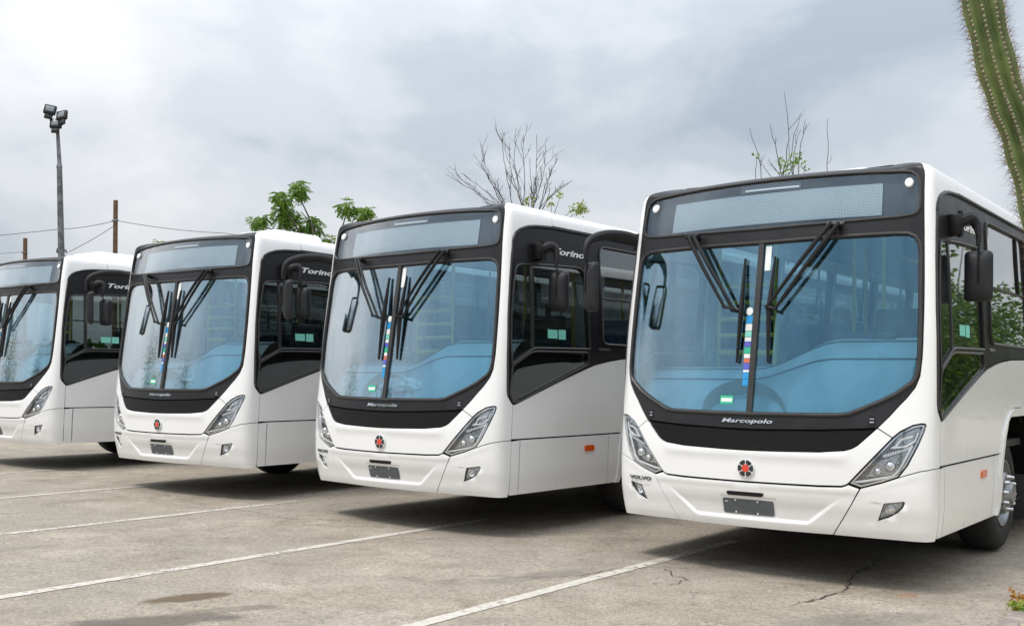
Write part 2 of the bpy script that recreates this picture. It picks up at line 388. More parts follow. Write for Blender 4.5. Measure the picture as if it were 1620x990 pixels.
def chart_text(name, body, s0, s1, t0, t1, m, parent, shear=0, off=.002, depth=.004, bold=0.0, slope=0):
    cu = bpy.data.curves.new('lettering', 'FONT'); cu.body = body; cu.shear = shear; cu.extrude = .5; cu.resolution_u = 3; cu.offset = bold
    to = bpy.data.objects.new('lettering', cu); COL.objects.link(to); bpy.context.view_layer.update()
    me = bpy.data.meshes.new_from_object(to.evaluated_get(bpy.context.evaluated_depsgraph_get()))
    bpy.data.objects.remove(to); xs = [v.co.x for v in me.vertices]; ys = [v.co.y for v in me.vertices]
    xa, xb, ya, yb = min(xs), max(xs), min(ys), max(ys)
    for v in me.vertices:
        fx = (v.co.x - xa) / (xb - xa); s = s0 + (s1 - s0) * fx; t = t0 + (t1 - t0) * (v.co.y - ya) / (yb - ya) + slope * fx
        v.co = PS(s, t, off + (depth if v.co.z > 0 else 0))
    me.materials.clear(); me.materials.append(m); me.name = name
    o = bpy.data.objects.new(name, me); COL.objects.link(o); o.parent = parent; return o

# ------------------------------------------------------------------ outlines on the body surface (right half; metres)
WS = [(0, 2.478), (.45, 2.483), (.635, 2.486), (.994, 2.489), (1.085, 2.484), (1.132, 2.462), (1.158, 2.419), (1.163, 2.336), (1.157, 2.168), (1.153, 1.756), (1.15, 1.56), (1.139, 1.50), (1.116, 1.463), (1.019, 1.388), (.923, 1.336), (.776, 1.269), (.718, 1.245), (.65, 1.236), (.5, 1.233), (0, 1.228)]
MASK_E = [(1.234, 2.953), (1.222, 2.88), (1.216, 2.802), (1.213, 2.518), (1.204, 2.171), (1.194, 1.843), (1.19, 1.626), (1.18, 1.498), (1.152, 1.42), (1.096, 1.343), (1.057, 1.3), (.987, 1.214), (.917, 1.137)]
MASK_TOP = [(1.40, 3.10), (1.34, 3.075), (1.29, 3.04), (1.252, 3.0)]
GR_T = [(.917, 1.137), (.72, 1.124), (.527, 1.114), (.18, 1.104), (0, 1.102)]
GR_B = [(.917, 1.137), (.853, 1.074), (.789, 1.012), (.752, .99), (.706, .975), (.534, .958), (.187, .949), (0, .947)]
HOOD_B = [(.734, .748), (.715, .737), (.69, .729), (.538, .724), (.191, .721), (0, .72)]
HL_IN = [(1.018, 1.074), (.734, .748)]
HL = [(1.018, 1.074), (1.066, 1.118), (1.146, 1.162), (1.204, 1.174), (1.232, 1.172), (1.24, 1.158), (1.228, 1.117), (1.184, 1.015), (1.122, .887), (1.064, .803), (.96, .763), (.82, .72), (.734, .748)]
CB_TOP = [(1.064, .803), (1.123, .824), (1.205, .849), (1.30, .862), (1.42, .867)]
BSEAM = [(.816, .718), (.75, .597), (.684, .485), (.618, .373)]
LEAD = [(1.375, 2.71), (1.337, 2.519), (1.316, 2.324), (1.304, 2.1), (1.300, 1.972), (1.311, 1.637), (1.335, 1.308), (1.348, 1.262), (1.395, 1.212), (1.428, 1.184)]
BAND_T = [(2.104, 2.868), (1.841, 2.852), (1.675, 2.831), (1.53, 2.795), (1.431, 2.754), (1.375, 2.71)]
BAND_B = [(1.428, 1.184), (1.475, 1.194), (1.696, 1.262), (2.09, 1.380), (2.36, 1.458), (2.597, 1.525), (2.76, 1.565), (3.013, 1.605), (3.241, 1.631), (3.6, 1.655), (4.2, 1.668), (S_END, 1.668)]
ARCH_C = 3.85
_A = [(3.12, .368), (3.155, .44), (3.166, .70), (3.20, .80), (3.235, .876), (3.29, 1.0), (3.345, 1.07), (3.42, 1.13), (3.50, 1.185), (3.60, 1.222), (3.72, 1.24)]
ARCH = _A + [(2 * ARCH_C - a, b) for a, b in _A[::-1]]
def arch_at(c): return [(a - ARCH_C + c, b) for a, b in ARCH]
REAR_C = ARCH_C + 5.9
CAB = [(1.425, 2.37), (1.44, 2.41), (1.476, 2.435), (1.538, 2.448), (2.023, 2.478), (2.43, 2.494), (2.52, 2.488), (2.58, 2.465), (2.615, 2.43), (2.629, 2.36), (2.626, 2.157), (2.632, 1.854), (2.640, 1.728), (1.766, 1.714), (1.70, 1.700), (1.396, 1.568), (1.37, 1.72), (1.362, 1.974), (1.385, 2.2)]
LOWP = [(1.405, 1.525), (1.677, 1.645), (1.766, 1.662), (2.58, 1.672), (2.615, 1.66), (2.622, 1.60), (2.60, 1.57), (1.66, 1.272), (1.48, 1.218), (1.425, 1.222), (1.385, 1.30)]
SIDE_W = []
for k in range(6):
    a = 2.885 + 1.52 * k; b = a + 1.42
    if b < S_END - .1: SIDE_W.append(rnd([(a, 1.782), (b, 1.782), (b, 2.745), (a, 2.745)], .085))
SIGN = [(0, 2.972), (.268, 2.97), (.806, 2.962), (1.06, 2.949), (1.12, 2.938), (1.155, 2.912), (1.17, 2.865), (1.173, 2.757), (1.17, 2.69), (1.155, 2.66), (1.12, 2.645), (.993, 2.635), (.444, 2.619), (0, 2.613)]
FOG = [(.967, .622), (1.041, .632), (1.10, .641), (1.106, .63), (1.093, .598), (1.055, .553), (.996, .519), (.921, .49)]
def h6(x, y): return (1.018 + .00083 * (x - 580), 1.074 - .000873 * (y - 445))
def sstep(a, b, x):
    x = min(1, max(0, (x - a) / (b - a))); return x * x * (3 - 2 * x)
def seg_d(p, a, b):
    ax, ay = a; bx, by = b; dx, dy = bx - ax, by - ay; l = dx * dx + dy * dy
    t = max(0, min(1, ((p[0] - ax) * dx + (p[1] - ay) * dy) / l)) if l else 0
    return math.hypot(p[0] - ax - t * dx, p[1] - ay - t * dy)
def bumper_disp(s, t):
    # recessed middle field with a lip below and at the sides that fades out upwards, shallow recess for the plate
    a = abs(s); edge = .452 + max(0, t - .44) * 1.2
    ins = sstep(-.008, .034, edge - a) * sstep(.430, .460, t) * (1 - sstep(.52, .66, t))
    pl = sstep(0, .014, .228 - a) * sstep(.446, .460, t) * (1 - sstep(.598, .612, t))
    return -.016 * ins - .005 * pl + .007 * (1 - sstep(.0, .05, abs(t - .70)))
def corner_disp(s, t):
    # scoop that widens towards the fog lamp
    a = abs(s); top = .612 + (a - .87) * .14 ; bot = .47 + (a - .82) * .05
    if a > .95: bot += (a - .95) * .85
    f = sstep(.80, .99, a) * (1 - sstep(1.105, 1.145, a)) * sstep(bot - .014, bot + .008, t) * (1 - sstep(top, top + .014, t))
    return -.006 * f + .003 * (1 - sstep(.0, .045, abs(t - (.70 + max(0, a - .8) * .3)))) * (1 - sstep(1.1, 1.3, a))

GAP = .0035
BUSES = [((1.738, 7.613), -37.38), ((-1.218, 9.748), -38.80), ((-4.078, 11.993), -35.24), ((-7.484, 14.918), -37.09)]
SL_O, SL_N, SL_K = Vector((1.738, 7.613)), Vector((-.784, .621)), .0098
def gz(x, y): return SL_K * (Vector((x, y)) - SL_O).dot(SL_N)

def make_bus():
    B = empty('city_bus', (0, 0, 0))
    W, K = M['white'], M['mask']
    # ---- inner dark shell behind the seams, and the cabin lining
    cen = [(0, 3.66), (.001, 3.66)]
    ws_full = sym(WS); sign_full = sym(SIGN)
    shell = [(-S_END, .40), (S_END, .40), (S_END, 3.02), (-S_END, 3.02)]
    holes = [inset(ws_full, -.012), inset(sign_full, -.006)]
    for sg in (1, -1):
        f = (lambda p: p) if sg > 0 else mir
        holes += [f(inset(CAB, -.01)), f(inset(LOWP, -.004))] + [f(inset(w, -.01)) for w in SIDE_W]
        holes += [f(inset(HL, .012)), f(inset(FOG, .006))]
        for c in (ARCH_C, REAR_C): holes.append(f([(a, max(b, .41)) for a, b in inset(arch_at(c), .05)]))
    panel('body_shell', shell, M['shell'], B, holes, off=-.046, thick=.006)
    lin = [(-S_END + .02, 1.25), (S_END - .02, 1.25), (S_END - .02, 2.86), (-S_END + .02, 2.86)]
    holes2 = [inset(ws_full, -.02)]
    for sg in (1, -1):
        f = (lambda p: p) if sg > 0 else mir
        holes2 += [f(inset(CAB, -.02))] + [f(inset(w, -.02)) for w in SIDE_W]
        holes2.append(f(inset(LOWP, -.004)))
    panel('cabin_lining', lin, M['lining'], B, holes2, off=-.062, thick=.012)
    # ---- front mask, grille, hood, bumper
    mask = sym([(0, 3.16), (.7, 3.16), (1.30, 3.14)] + MASK_TOP + MASK_E + GR_T[1:])
    mk = panel('windscreen_surround', inset(mask, GAP), K, B, [ws_full, sign_full], thick=.03)
    ctube(inset(ws_full, -.017), .013, .003, 8).obj('windscreen_gasket', M['rubber'], mk)
    ctube(inset(sign_full, -.012), .010, .003, 8).obj('sign_gasket', M['rubber'], mk)
    wr = [(.018, 2.478)] + WS[1:-1] + [(.018, 1.228)]
    for sg in (1, -1):
        panel('windscreen_pane', inset(wr if sg > 0 else mir(wr), .001), M['wind'], B, off=-.008, thick=.006)
    dv = panel('windscreen_divider', [(-.021, 1.222), (.021, 1.222), (.021, 2.486), (-.021, 2.486)], M['rubber'], B, off=.010, thick=.026, grid=.02)
    panel('sign_glass', inset(sign_full, .001), M['signglass'], B, off=-.006, thick=.004)
    # sign box behind its glass
    panel('sign_box_back', inset(sign_full, -.004), M['dark'], B, off=-.048, thick=.008)
    panel('led_display', [(-.893, 2.652), (.893, 2.652), (.896, 2.893), (-.896, 2.893)], M['display'], B, off=-.030, thick=.012)
    lb = panel('lamp_tray', [(-.245, 2.905), (.27, 2.899), (.27, 2.956), (-.245, 2.959)], M['plate'], B, off=-.026, thick=.012)
    ctube([(-.195, 2.919), (.262, 2.916)], .009, -.018, 8, closed=False).obj('tube_lamp', M['led'], lb)
    for sg in (1, -1):
        c = MB(); ring = [PS(sg * 1.096 + .037 * math.cos(q * math.pi / 12), 2.870 + .037 * math.sin(q * math.pi / 12), -.001) for q in range(24)]
        ring2 = [PS(sg * 1.096 + .030 * math.cos(q * math.pi / 12), 2.870 + .030 * math.sin(q * math.pi / 12), .011) for q in range(24)]
        c.add(ring + ring2 + [PS(sg * 1.096, 2.870, .014)], [(i, (i + 1) % 24, 24 + (i + 1) % 24, 24 + i) for i in range(24)] + [(24 + i, 24 + (i + 1) % 24, 48) for i in range(24)])
        c.obj('clearance_lamp', M['lamp_white'], B)
        rp = [(.856, 1.143), (.899, 1.143), (.899, 1.22), (.856, 1.22)]; rp = rp if sg > 0 else mir(rp)
        r_ = panel('vent_pocket', rnd(rp, .006), M['black'], B, off=.003, thick=.01, grid=.03)
        for (b0, b1) in ((1.195, 1.201), (1.172, 1.18)):
            q = [(.864, b0), (.892, b0), (.892, b1), (.864, b1)]
            panel('vent_slat', q if sg > 0 else mir(q), M['silver'], r_, off=.006, thick=.005, grid=.03)
    gr = sym([(0, 1.092), (.18, 1.094), (.527, 1.104), (.72, 1.113), (.893, 1.124)] + [(a - .006, b + .003) for a, b in GR_B[1:-1]] + [(0, .95)])
    g = panel('radiator_grille', gr, M['mesh'], B, off=-.004, thick=.02)
    hood = sym(GR_B[::-1] + HL_IN + HOOD_B[1:])
    panel('front_hood', inset(hood, GAP), W, B, disp=lambda s, t: .012 * (1 - sstep(0, .06, abs(t - .94 + .06 * sstep(.6, .9, abs(s))))) * (1 - sstep(.62, .8, abs(s))), thick=.02)
    bump = sym([(0, .713), (.191, .714), (.538, .716), (.69, .722), (.715, .731), (.734, .741)] + [(.812, .716)] + BSEAM[1:] + [(.3, .372), (0, .372)])
    panel('front_bumper', inset(bump, GAP), W, B, disp=bumper_disp, thick=.02, grid=.0078, step=.015)
    for sg in (1, -1):
        f = (lambda p: p) if sg > 0 else mir
        bc = BSEAM[::-1] + [(.82, .72), (.96, .763)] + CB_TOP + [(1.415, .7), (1.385, .41), (1.36, .358), (1.253, .358), (.952, .366)]
        panel('bumper_corner', inset(f(bc), GAP), W, B, [f(FOG)], disp=corner_disp, thick=.02, grid=.0125, step=.02)
        pil = MASK_E[::-1] + MASK_TOP[::-1] + [(1.40, 3.16), (2.104, 3.16)] + BAND_T + LEAD[1:] + [(1.42, .867)] + CB_TOP[::-1][1:] + HL[::-1][4:13]
        panel('corner_pillar', inset(f(pil), GAP), W, B, thick=.02)
        # headlight
        hl = empty('headlight', (0, 0, 0)); hl.parent = B
        panel('housing', f(inset(HL, -.004)), M['lampback'], hl, off=-.065, thick=.006)
        panel('bezel', f(inset(HL, .008)), M['chrome'], hl, [f(inset(HL, .019))], off=-.012, thick=.03)
        panel('lens', f(inset(HL, .008)), M['lens'], hl, off=-.001, thick=.005)
        q = [h6(*p) for p in ((612, 460), (655, 415), (800, 362), (812, 372), (800, 420), (740, 500), (590, 535))]
        panel('upper_reflector', f(q), M['reflector'], hl, off=-.045, thick=.01, grid=.03)
        q = [h6(*p) for p in ((375, 765), (480, 632), (705, 548), (715, 560), (650, 690), (590, 740))]
        panel('lower_reflector', f(q), M['reflector'], hl, off=-.052, thick=.01, grid=.03)
        q = [h6(*p) for p in ((500, 585), (738, 505), (745, 528), (520, 605))]
        bar = panel('indicator_bar', f(q), M['silver'], hl, off=-.028, thick=.012, grid=.03)
        for i in range(12):
            a, b = h6(515 + i * 18.6, 585 - i * 6.0)
            ctube(f([(a, b + .006), (a + .003, b - .012)]), .0035, -.027, 5, closed=False).obj('rib', M['led'], bar)
        pth = [h6(*p) for p in ((742, 432), (665, 452), (640, 470), (612, 512), (575, 528), (690, 512), (762, 470), (790, 400))]
        ctube(f(pth), .0072, -.026, 6, closed=False, step=.012).obj('light_guide', M['led'], hl)
        pth = [h6(*p) for p in ((278, 806), (350, 800), (590, 752), (640, 705), (700, 590), (745, 500))]
        ctube(f(pth), .009, -.026, 6, closed=False, step=.02).obj('light_guide', M['led'], hl)
        for (x, y, r) in ((572, 668, 42), (470, 715, 30)):
            a, b = h6(x, y); a *= sg; ctr = PS(a, b, -.048); nn = Nrm(a, b); mt = Matrix.Translation(ctr) @ nn.to_track_quat('Z', 'Y').to_matrix().to_4x4()
            MB().lathe([(r * .00092 * math.cos(z), r * .0009 * math.sin(z)) for z in (0, .4, .8, 1.2, 1.56)], 16, mt).obj('projector', M['chrome'], hl)
        # fog lamp
        fo = empty('fog_lamp', (0, 0, 0)); fo.parent = B
        dsp = lambda s, t: corner_disp(s, t)
        panel('bowl', f(inset(FOG, -.002)), M['fogback'], fo, off=-.038, thick=.006, grid=.03)
        panel('surround', f(inset(FOG, .001)), M['dark'], fo, [f(inset(FOG, .007))], off=-.016, thick=.04, grid=.03)
        panel('lens', f(inset(FOG, .004)), M['lens'], fo, off=-.020, thick=.004, grid=.03)
        a, b = 1.01 * sg, .575; nn = Nrm(a, b); mt = Matrix.Translation(PS(a, b, -.040)) @ nn.to_track_quat('Z', 'Y').to_matrix().to_4x4()
        MB().lathe([(.034, .02), (.026, .012), (.012, .006), (.012, .03), (.0, .034)], 16, mt).obj('bulb', M['chrome'], fo)
    # ---- number plate and slot lamp
    pl = panel('number_plate', rnd([(-.207, .469), (.193, .469), (.197, .582), (-.205, .584)], .014), M['plate'], B, off=-.014, thick=.006, grid=.05)
    for (a, b) in ((-.10, .571), (.075, .569), (-.105, .482), (.068, .480)):
        MB().tube([PS(a, b, -.015), PS(a, b, -.009)], .0062, 10).obj('screw', M['led'], pl)
    panel('plate_sticker', [(-.188, .553), (-.166, .553), (-.166, .559), (-.188, .559)], M['paper'], pl, off=-.0130, thick=.001, grid=.05)
    panel('grab_slot', rnd([(-.166, .632), (-.150, .612), (.115, .612), (.134, .634), (.12, .642), (-.15, .642)], .008), M['black'], B, off=.004, thick=.02, grid=.03)
    # ---- emblem and maker's lettering
    em = empty('emblem', (0, 0, 0)); em.parent = B
    def disc(s, t, r0, r1, a0, a1, n, off, th, m, nm):
        o1 = [(s + r1 * math.cos(a0 + (a1 - a0) * i / n), t + r1 * math.sin(a0 + (a1 - a0) * i / n)) for i in range(n + 1)]
        i1 = [(s + r0 * math.cos(a0 + (a1 - a0) * i / n), t + r0 * math.sin(a0 + (a1 - a0) * i / n)) for i in range(n + 1)][::-1] if r0 else []
        if r0 == 0 and a1 - a0 > 6.28: o1 = o1[:-1]
        return panel(nm, o1 + i1, m, em, off=off, thick=th, grid=.05)
    disc(0, .817, 0, .065, 0, 2 * math.pi, 32, .017, .008, M['led'], 'backing')
    for i in range(6):
        c = i * math.pi / 3
        pet = []
        for (rr, da) in ((.060, -.42), (.061, -.2), (.061, 0), (.061, .2), (.060, .42), (.045, .46), (.030, .30), (.029, 0), (.030, -.30), (.045, -.46)): pet.append((rr * math.cos(c + da), .817 + rr * math.sin(c + da)))
        panel('petal', pet, M['navy'], em, off=.020, thick=.004, grid=.05)
    disc(0, .817, 0, .027, 0, 2 * math.pi, 24, .022, .006, M['red'], 'hub')
    chart_text('maker_lettering', 'Marcopolo', -.212, .187, 1.136, 1.176, M['chrome'], B, shear=.25, off=.001, depth=.008, bold=.018)
    chart_text('chassis_lettering', 'VOLVO', -1.105, -.853, .664, .692, M['plate'], B, off=.001, depth=.006, bold=.03)
    # ---- wipers
    for sg in (1, -1):
        w = empty('wiper', (0, 0, 0)); w.parent = B
        pv = [(.545, 2.577), (.60, 2.572)]; jt = [(.10, 1.99), (.165, 1.975)]
        if sg < 0: pv = [(-.625, 2.575), (-.575, 2.573)]; jt = [(-.245, 2.005), (-.165, 1.985)]
        mb = MB()
        for p in pv: mb.tube([PS(p[0], p[1], -.01), PS(p[0], p[1], .085)], .016, 10)
        mb.tube([PS(pv[0][0] - .03, pv[0][1], .06), PS(pv[1][0] + .04, pv[1][1], .06)], .020, 8); mb.obj('pivot', M['black'], w)
        for i in (0, 1):
            a = PS(*pv[i], .080); b = PS(*jt[i], .055); c = a.lerp(b, .5) + Vector((0, -.02, 0))
            MB().tube([a, a.lerp(c, .5) + Vector((0, -.006, 0)), c, c.lerp(b, .6), b], [.017, .0165, .015, .013, .012], 8).obj('arm', M['black'], w)
        mb = MB().tube([PS(*jt[0], .055), PS(*jt[1], .05)], .012, 8); bx = .124 * sg
        mb.tube([PS(jt[1 if sg < 0 else 0][0], jt[1 if sg < 0 else 0][1], .05), PS(bx, 1.975, .035)], .014, 8)
        mb.tube([PS(*jt[0], .04), PS(*jt[0], .07)], .014, 8); mb.tube([PS(*jt[1], .04), PS(*jt[1], .07)], .014, 8); mb.obj('joint', M['black'], w)
        bl = MB(); n = 14
        pth = [(bx - sg * .002 + .012 * sg * (1 - abs(i / n * 2 - 1)) * -1, 2.375 - (2.375 - 1.586) * i / n) for i in range(n + 1)]
        bl.tube([PS(a, b, .016 + .022 * (1 - abs(i / n * 2 - 1))) for i, (a, b) in enumerate(pth)], [.009 + .013 * (1 - abs(i / n * 2 - 1)) for i in range(n + 1)], 6)
        bl.obj('blade', M['black'], w)
        MB().tube([PS(a, b, .006) for a, b in pth], .0065, 5).obj('rubber_strip', M['rubber'], w)
    # ---- stickers on the glass
    def stick(a0, a1, b0, b1, m, nm='sticker', off=-.0066):
        return panel(nm, [(a0, b0), (a1, b0), (a1, b1), (a0, b1)], m, B, off=off, thick=.0008, grid=.03)
    stick(.034, .081, 2.279, 2.466, M['paper'])
    rr = panel('round_sticker', [(-.061 + .028 * math.cos(i * math.pi / 10), 1.976 + .03 * math.sin(i * math.pi / 10)) for i in range(20)], M['paper'], B, off=-.0066, thick=.0008, grid=.05)
    yy = 1.942
    for h, m in ((.062, 'blue'), (.055, 'paper'), (.045, 'mint'), (.035, 'paper'), (.04, 'purple'), (.05, 'green'), (.035, 'paper'), (.034, 'red_l'), (.05, 'purple'), (.02, 'paper'), (.05, 'blue'), (.05, 'blue')):
        k = (1.942 - yy) / .6 * .016; stick(-.086 + k, -.032 + k * .4, yy - h + .004, yy, M[m]); yy -= h
    stick(-.245, -.14, 1.281, 1.345, M['green']); stick(-.238, -.147, 1.298, 1.326, M['paper'], off=-.0058)
    # ---- sides
    for sg in (1, -1):
        f = (lambda p: p) if sg > 0 else mir
        band = LEAD[:-1] + BAND_B + [(S_END, 2.868)] + BAND_T[:-1]
        panel('window_band', inset(f(band), GAP), M['band'], B, [f(CAB), f(LOWP)] + [f(w) for w in SIDE_W], off=-.002, thick=.03)
        cp1 = [(1.738, 1.72), (2.640, 1.728), (2.632, 1.854), (2.626, 2.157), (2.629, 2.36), (2.615, 2.43), (2.58, 2.465), (2.52, 2.488), (2.43, 2.494), (2.023, 2.478), (1.738, 2.460)]
        cp0 = [p for p in CAB if p[0] < 1.70] + [(1.70, 1.702)]
        cp0 = [(1.425, 2.37), (1.44, 2.41), (1.476, 2.435), (1.538, 2.448), (1.702, 2.458), (1.702, 1.70), (1.396, 1.568), (1.37, 1.72), (1.362, 1.974), (1.385, 2.2)]
        panel('cab_window_pane', f(cp1), M['sideglass'], B, off=-.014, thick=.005)
        panel('cab_quarter_pane', f(cp0), M['sideglass'], B, off=-.010, thick=.005)
        panel('window_bar', f([(1.699, 1.70), (1.741, 1.716), (1.741, 2.462), (1.699, 2.458)]), M['rubber'], B, off=-.002, thick=.02)
        panel('lower_cab_pane', f(inset(LOWP, .001)), M['sideglass'], B, off=-.006, thick=.005)
        panel('door_liner', f(inset(LOWP, -.02)), M['dark'], B, off=-.075, thick=.006)
        ctube(f(inset(CAB, -.012)), .010, .002, 6).obj('cab_window_gasket', M['rubber'], B)
        ctube(f(inset(LOWP, -.010)), .009, .002, 6).obj('lower_pane_gasket', M['rubber'], B)
        for w in SIDE_W:
            a0, a1 = min(p[0] for p in w), max(p[0] for p in w)
            pn = panel('side_window_pane', f(inset(w, .001)), M['sideglass'], B, off=-.012, thick=.005)
            ctube(f(inset(w, -.012)), .011, .002, 6).obj('side_window_gasket', M['rubber'], pn)
            MB().tube([PS(sg * (a0 + .01), 2.235, -.008), PS(sg * (a1 - .01), 2.235, -.008)], .011, 6).obj('side_window_rail', M['rubber'], pn)
            MB().tube([PS(sg * (a1 - .30), 2.24, -.008), PS(sg * (a1 - .30), 2.74, -.008)], .014, 6).obj('sliding_sash', M['black'], pn)
        le = [(a + .012, b) for a, b in LEAD[1:-2]]; le[0] = (1.372, 2.66)
        ctube(f(le), .009, .002, 6, closed=False).obj('band_edge', M['rubber'], B)
        gp = [(1.372, 2.66), (1.385, 2.695), (1.437, 2.742), (1.534, 2.784), (1.678, 2.818), (1.841, 2.838), (2.104, 2.852), (2.6, 2.854), (4, 2.855), (S_END - .05, 2.855)]
        ctube(f(gp), .012, .003, 8, closed=False, step=.05).obj('rain_gutter', M['mask'], B)
        # upper and lower skin panels
        up = BAND_B[:1] + [(1.425, .875)] + [(ARCH[0][0] + .0, .875)] + [p for p in ARCH if p[1] > .88] + [(2 * ARCH_C - 3.235, .875), (REAR_C - .615, .875)] + [p for p in arch_at(REAR_C) if p[1] > .88] + [(REAR_C + .615, .875), (S_END, .875), (S_END, 1.660)] + [(a, b - .004) for a, b in BAND_B[::-1][1:-1]]
        up = [p for p in up if not (abs(p[0] - ARCH[0][0]) < 1e-6 and p[1] == .875)]
        i = up.index((1.425, .875)); up.insert(i + 1, (3.235, .875))
        panel('upper_side_skin', inset(f(up), GAP), W, B, thick=.016)
        lows = [[(1.424, .858), (1.545, .868), (1.515, .372), (1.39, .372), (1.392, .40), (1.4, .5), (1.415, .7)],
                [(1.553, .868), (2.990, .868), (2.975, .368), (1.523, .372)],
                [(2.998, .868)] + [p for p in [(3.228, .868), (3.20, .80), (3.166, .70), (3.155, .44), (3.12, .368)]] + [(2.983, .368)],
                [(2 * ARCH_C - 3.228, .868), (2 * ARCH_C - 3.20, .80), (2 * ARCH_C - 3.166, .70), (2 * ARCH_C - 3.155, .44), (2 * ARCH_C - 3.12, .368), (REAR_C - .73, .368), (REAR_C - .695, .44), (REAR_C - .684, .70), (REAR_C - .65, .80), (REAR_C - .622, .868)],
                [(REAR_C + .622, .868), (REAR_C + .65, .80), (REAR_C + .684, .70), (REAR_C + .695, .44), (REAR_C + .73, .368), (S_END, .368), (S_END, .868)]]
        for q in lows: panel('lower_side_skin', inset(f(q), GAP), W, B, thick=.016)
        for c in (ARCH_C, REAR_C):
            A = arch_at(c); n = len(A); ctr = (c, .55)
            inn = []
            for (a, b) in A: inn.append((a + (.085 if a < c else -.085) * (1 if b < 1.1 else .55), min(b, 1.165) if b > 1.1 else b))
            ring = A + inn[::-1]
            panel('wheel_arch_trim', inset(f(ring), .003), W, B, off=.014, thick=.05)
            wl = MB(); path = inn
            for k in range(n - 1):
                a, b = path[k], path[k + 1]; p1 = P0(sg * a[0], a[1]); p2 = P0(sg * b[0], b[1]); q1 = p1 - Vector((sg * .48, 0, 0)); q2 = p2 - Vector((sg * .48, 0, 0))
                wl.add([p1, p2, q2, q1], [(0, 1, 2, 3)])
            cen_ = [P0(sg * a, b) - Vector((sg * .48, 0, 0)) for a, b in path]; wl.add(cen_, [tuple(range(len(cen_)))])
            wl.obj('wheel_well', M['under'], B, auto=60)
        cs = [2.108 + (S_END - 2.112) * i / 26 for i in range(27)]; ctt = [2.876 + .28 * i / 18 for i in range(19)]
        grid_panel('cornice', cs if sg > 0 else [-x for x in cs[::-1]], ctt, W, B, thick=.016)
        am = panel('side_marker', rnd(f([(2.567, .716), (2.723, .716), (2.723, .774), (2.567, .774)]), .02), M['amber'], B, off=.013, thick=.016, grid=.03)
        if sg > 0:
            chart_text('model_lettering', 'Torino', 2.10, 2.608, 2.604, 2.668, M['paper'], B, shear=.3, off=.001, depth=.004, bold=.022)
            chart_text('side_lettering', 'VOLVO', 2.81, 3.0, 1.705, 1.730, M['silver'], B, off=.001, depth=.004, bold=.01)
        for q in ([(1.973, 1.80), (2.129, 1.80), (2.129, 1.882), (1.973, 1.882)], [(2.147, 1.794), (2.262, 1.794), (2.262, 1.886), (2.147, 1.886)]):
            panel('window_label', f(q), M['mint'], B, off=-.0125, thick=.0008, grid=.1)
    rs = [x for x in S_GRID if abs(x) < S_END]; rs = [-S_END] + rs + [S_END]
    grid_panel('roof_skin', rs, [3.168 + .02 * i for i in range(8)] + [3.36, 3.42, 3.5, 3.6, 3.69], W, B, thick=.01)
    h = MB().box((0.05, 1.75, 3.10), (.80, .85, .25), .10, seg=4); h.obj('roof_hatch', W, B)
    # rear end
    rv = []; ts = [.40, .6, 1, 1.6, 2, 2.4, 2.7, 2.87, 2.95, 3.0, 3.05, 3.1, 3.2, 3.4, 3.6]
    for sg in (1, -1): rv += [P0(sg * S_END, t) for t in (ts if sg > 0 else ts[::-1])]
    n = len(rv); rb = MB().add(rv + [v + Vector((-v.x * .03, .10, -.01)) for v in rv], [(i, (i + 1) % n, n + (i + 1) % n, n + i) for i in range(n)] + [tuple(range(n, 2 * n))])
    rb.obj('rear_panel', W, B)
    rw = MB().box((0, LEN + .105, 2.2), (1.9, .02, .8), .008); rw.obj('rear_window', M['black'], B)
    # underbody
    MB().box((0, 5.7, .70), (1.5, 10.4, .42), .03).box((0, .62, .50), (1.7, .5, .16), .03).obj('chassis_frame', M['under'], B)
    MB().box((-.2, .33, .40), (.06, .12, .10), .01).box((-.13, .36, .42), (.10, .10, .05), .01).box((.55, .36, .40), (.05, .1, .06), .01).obj('tow_bracket', M['under'], B)
    # ---- wheels
    for sg in (1, -1):
        for c in (ARCH_C, REAR_C):
            vc = plan(c)[1] - .10 if c == ARCH_C else plan(c)[1]
            w = empty('wheel', (0, 0, 0)); w.parent = B
            mt = Matrix.Translation((sg * 1.165, vc, .50)) @ Matrix.Rotation(sg * R(90), 4, 'Y')
            MB().lathe([(.30, -.30), (.40, -.31), (.47, -.29), (.495, -.25), (.502, -.16), (.495, -.05), (.47, -.01), (.40, .012), (.33, .008), (.295, -.01), (.295, -.06)], 48, mt).obj('tyre', M['tyre'], w, auto=60)
            front = c == ARCH_C
            MB().lathe([(.296, -.02), (.29, .005), (.275, .004), (.262, -.03), (.24, -.06), (.205, -.05), (.18, .015 if front else -.09), (.165, .03 if front else -.1), (.12, .035 if front else -.1), (.10, .06 if front else -.04), (.085, .085 if front else .0), (.0, .09 if front else .005)], 40, mt).obj('rim', M['rim'], w)
            for i in range(10):
                an = i * math.pi / 5 + .2; q = mt @ Matrix.Translation((.145 * math.cos(an), .145 * math.sin(an), .02 if front else -.11))
                MB().lathe([(.020, 0), (.020, .028), (.016, .034), (.015, .050), (.010, .056), (0, .057)], 10, q).obj('wheel_nut', M['nut'], w)
            for i in range(8):
                an = i * math.pi / 4; q = mt @ Matrix.Translation((.222 * math.cos(an), .222 * math.sin(an), -.045)) @ Matrix.Rotation(an, 4, 'Z')
                MB().lathe([(.026, 0), (.022, .006), (0, .006)], 10, q).obj('hand_hole', M['dark'], w)
            MB().box((sg * 1.05, vc + .62, .42), (.36, .015, .40), .004).obj('mud_flap', M['tyre'], B)
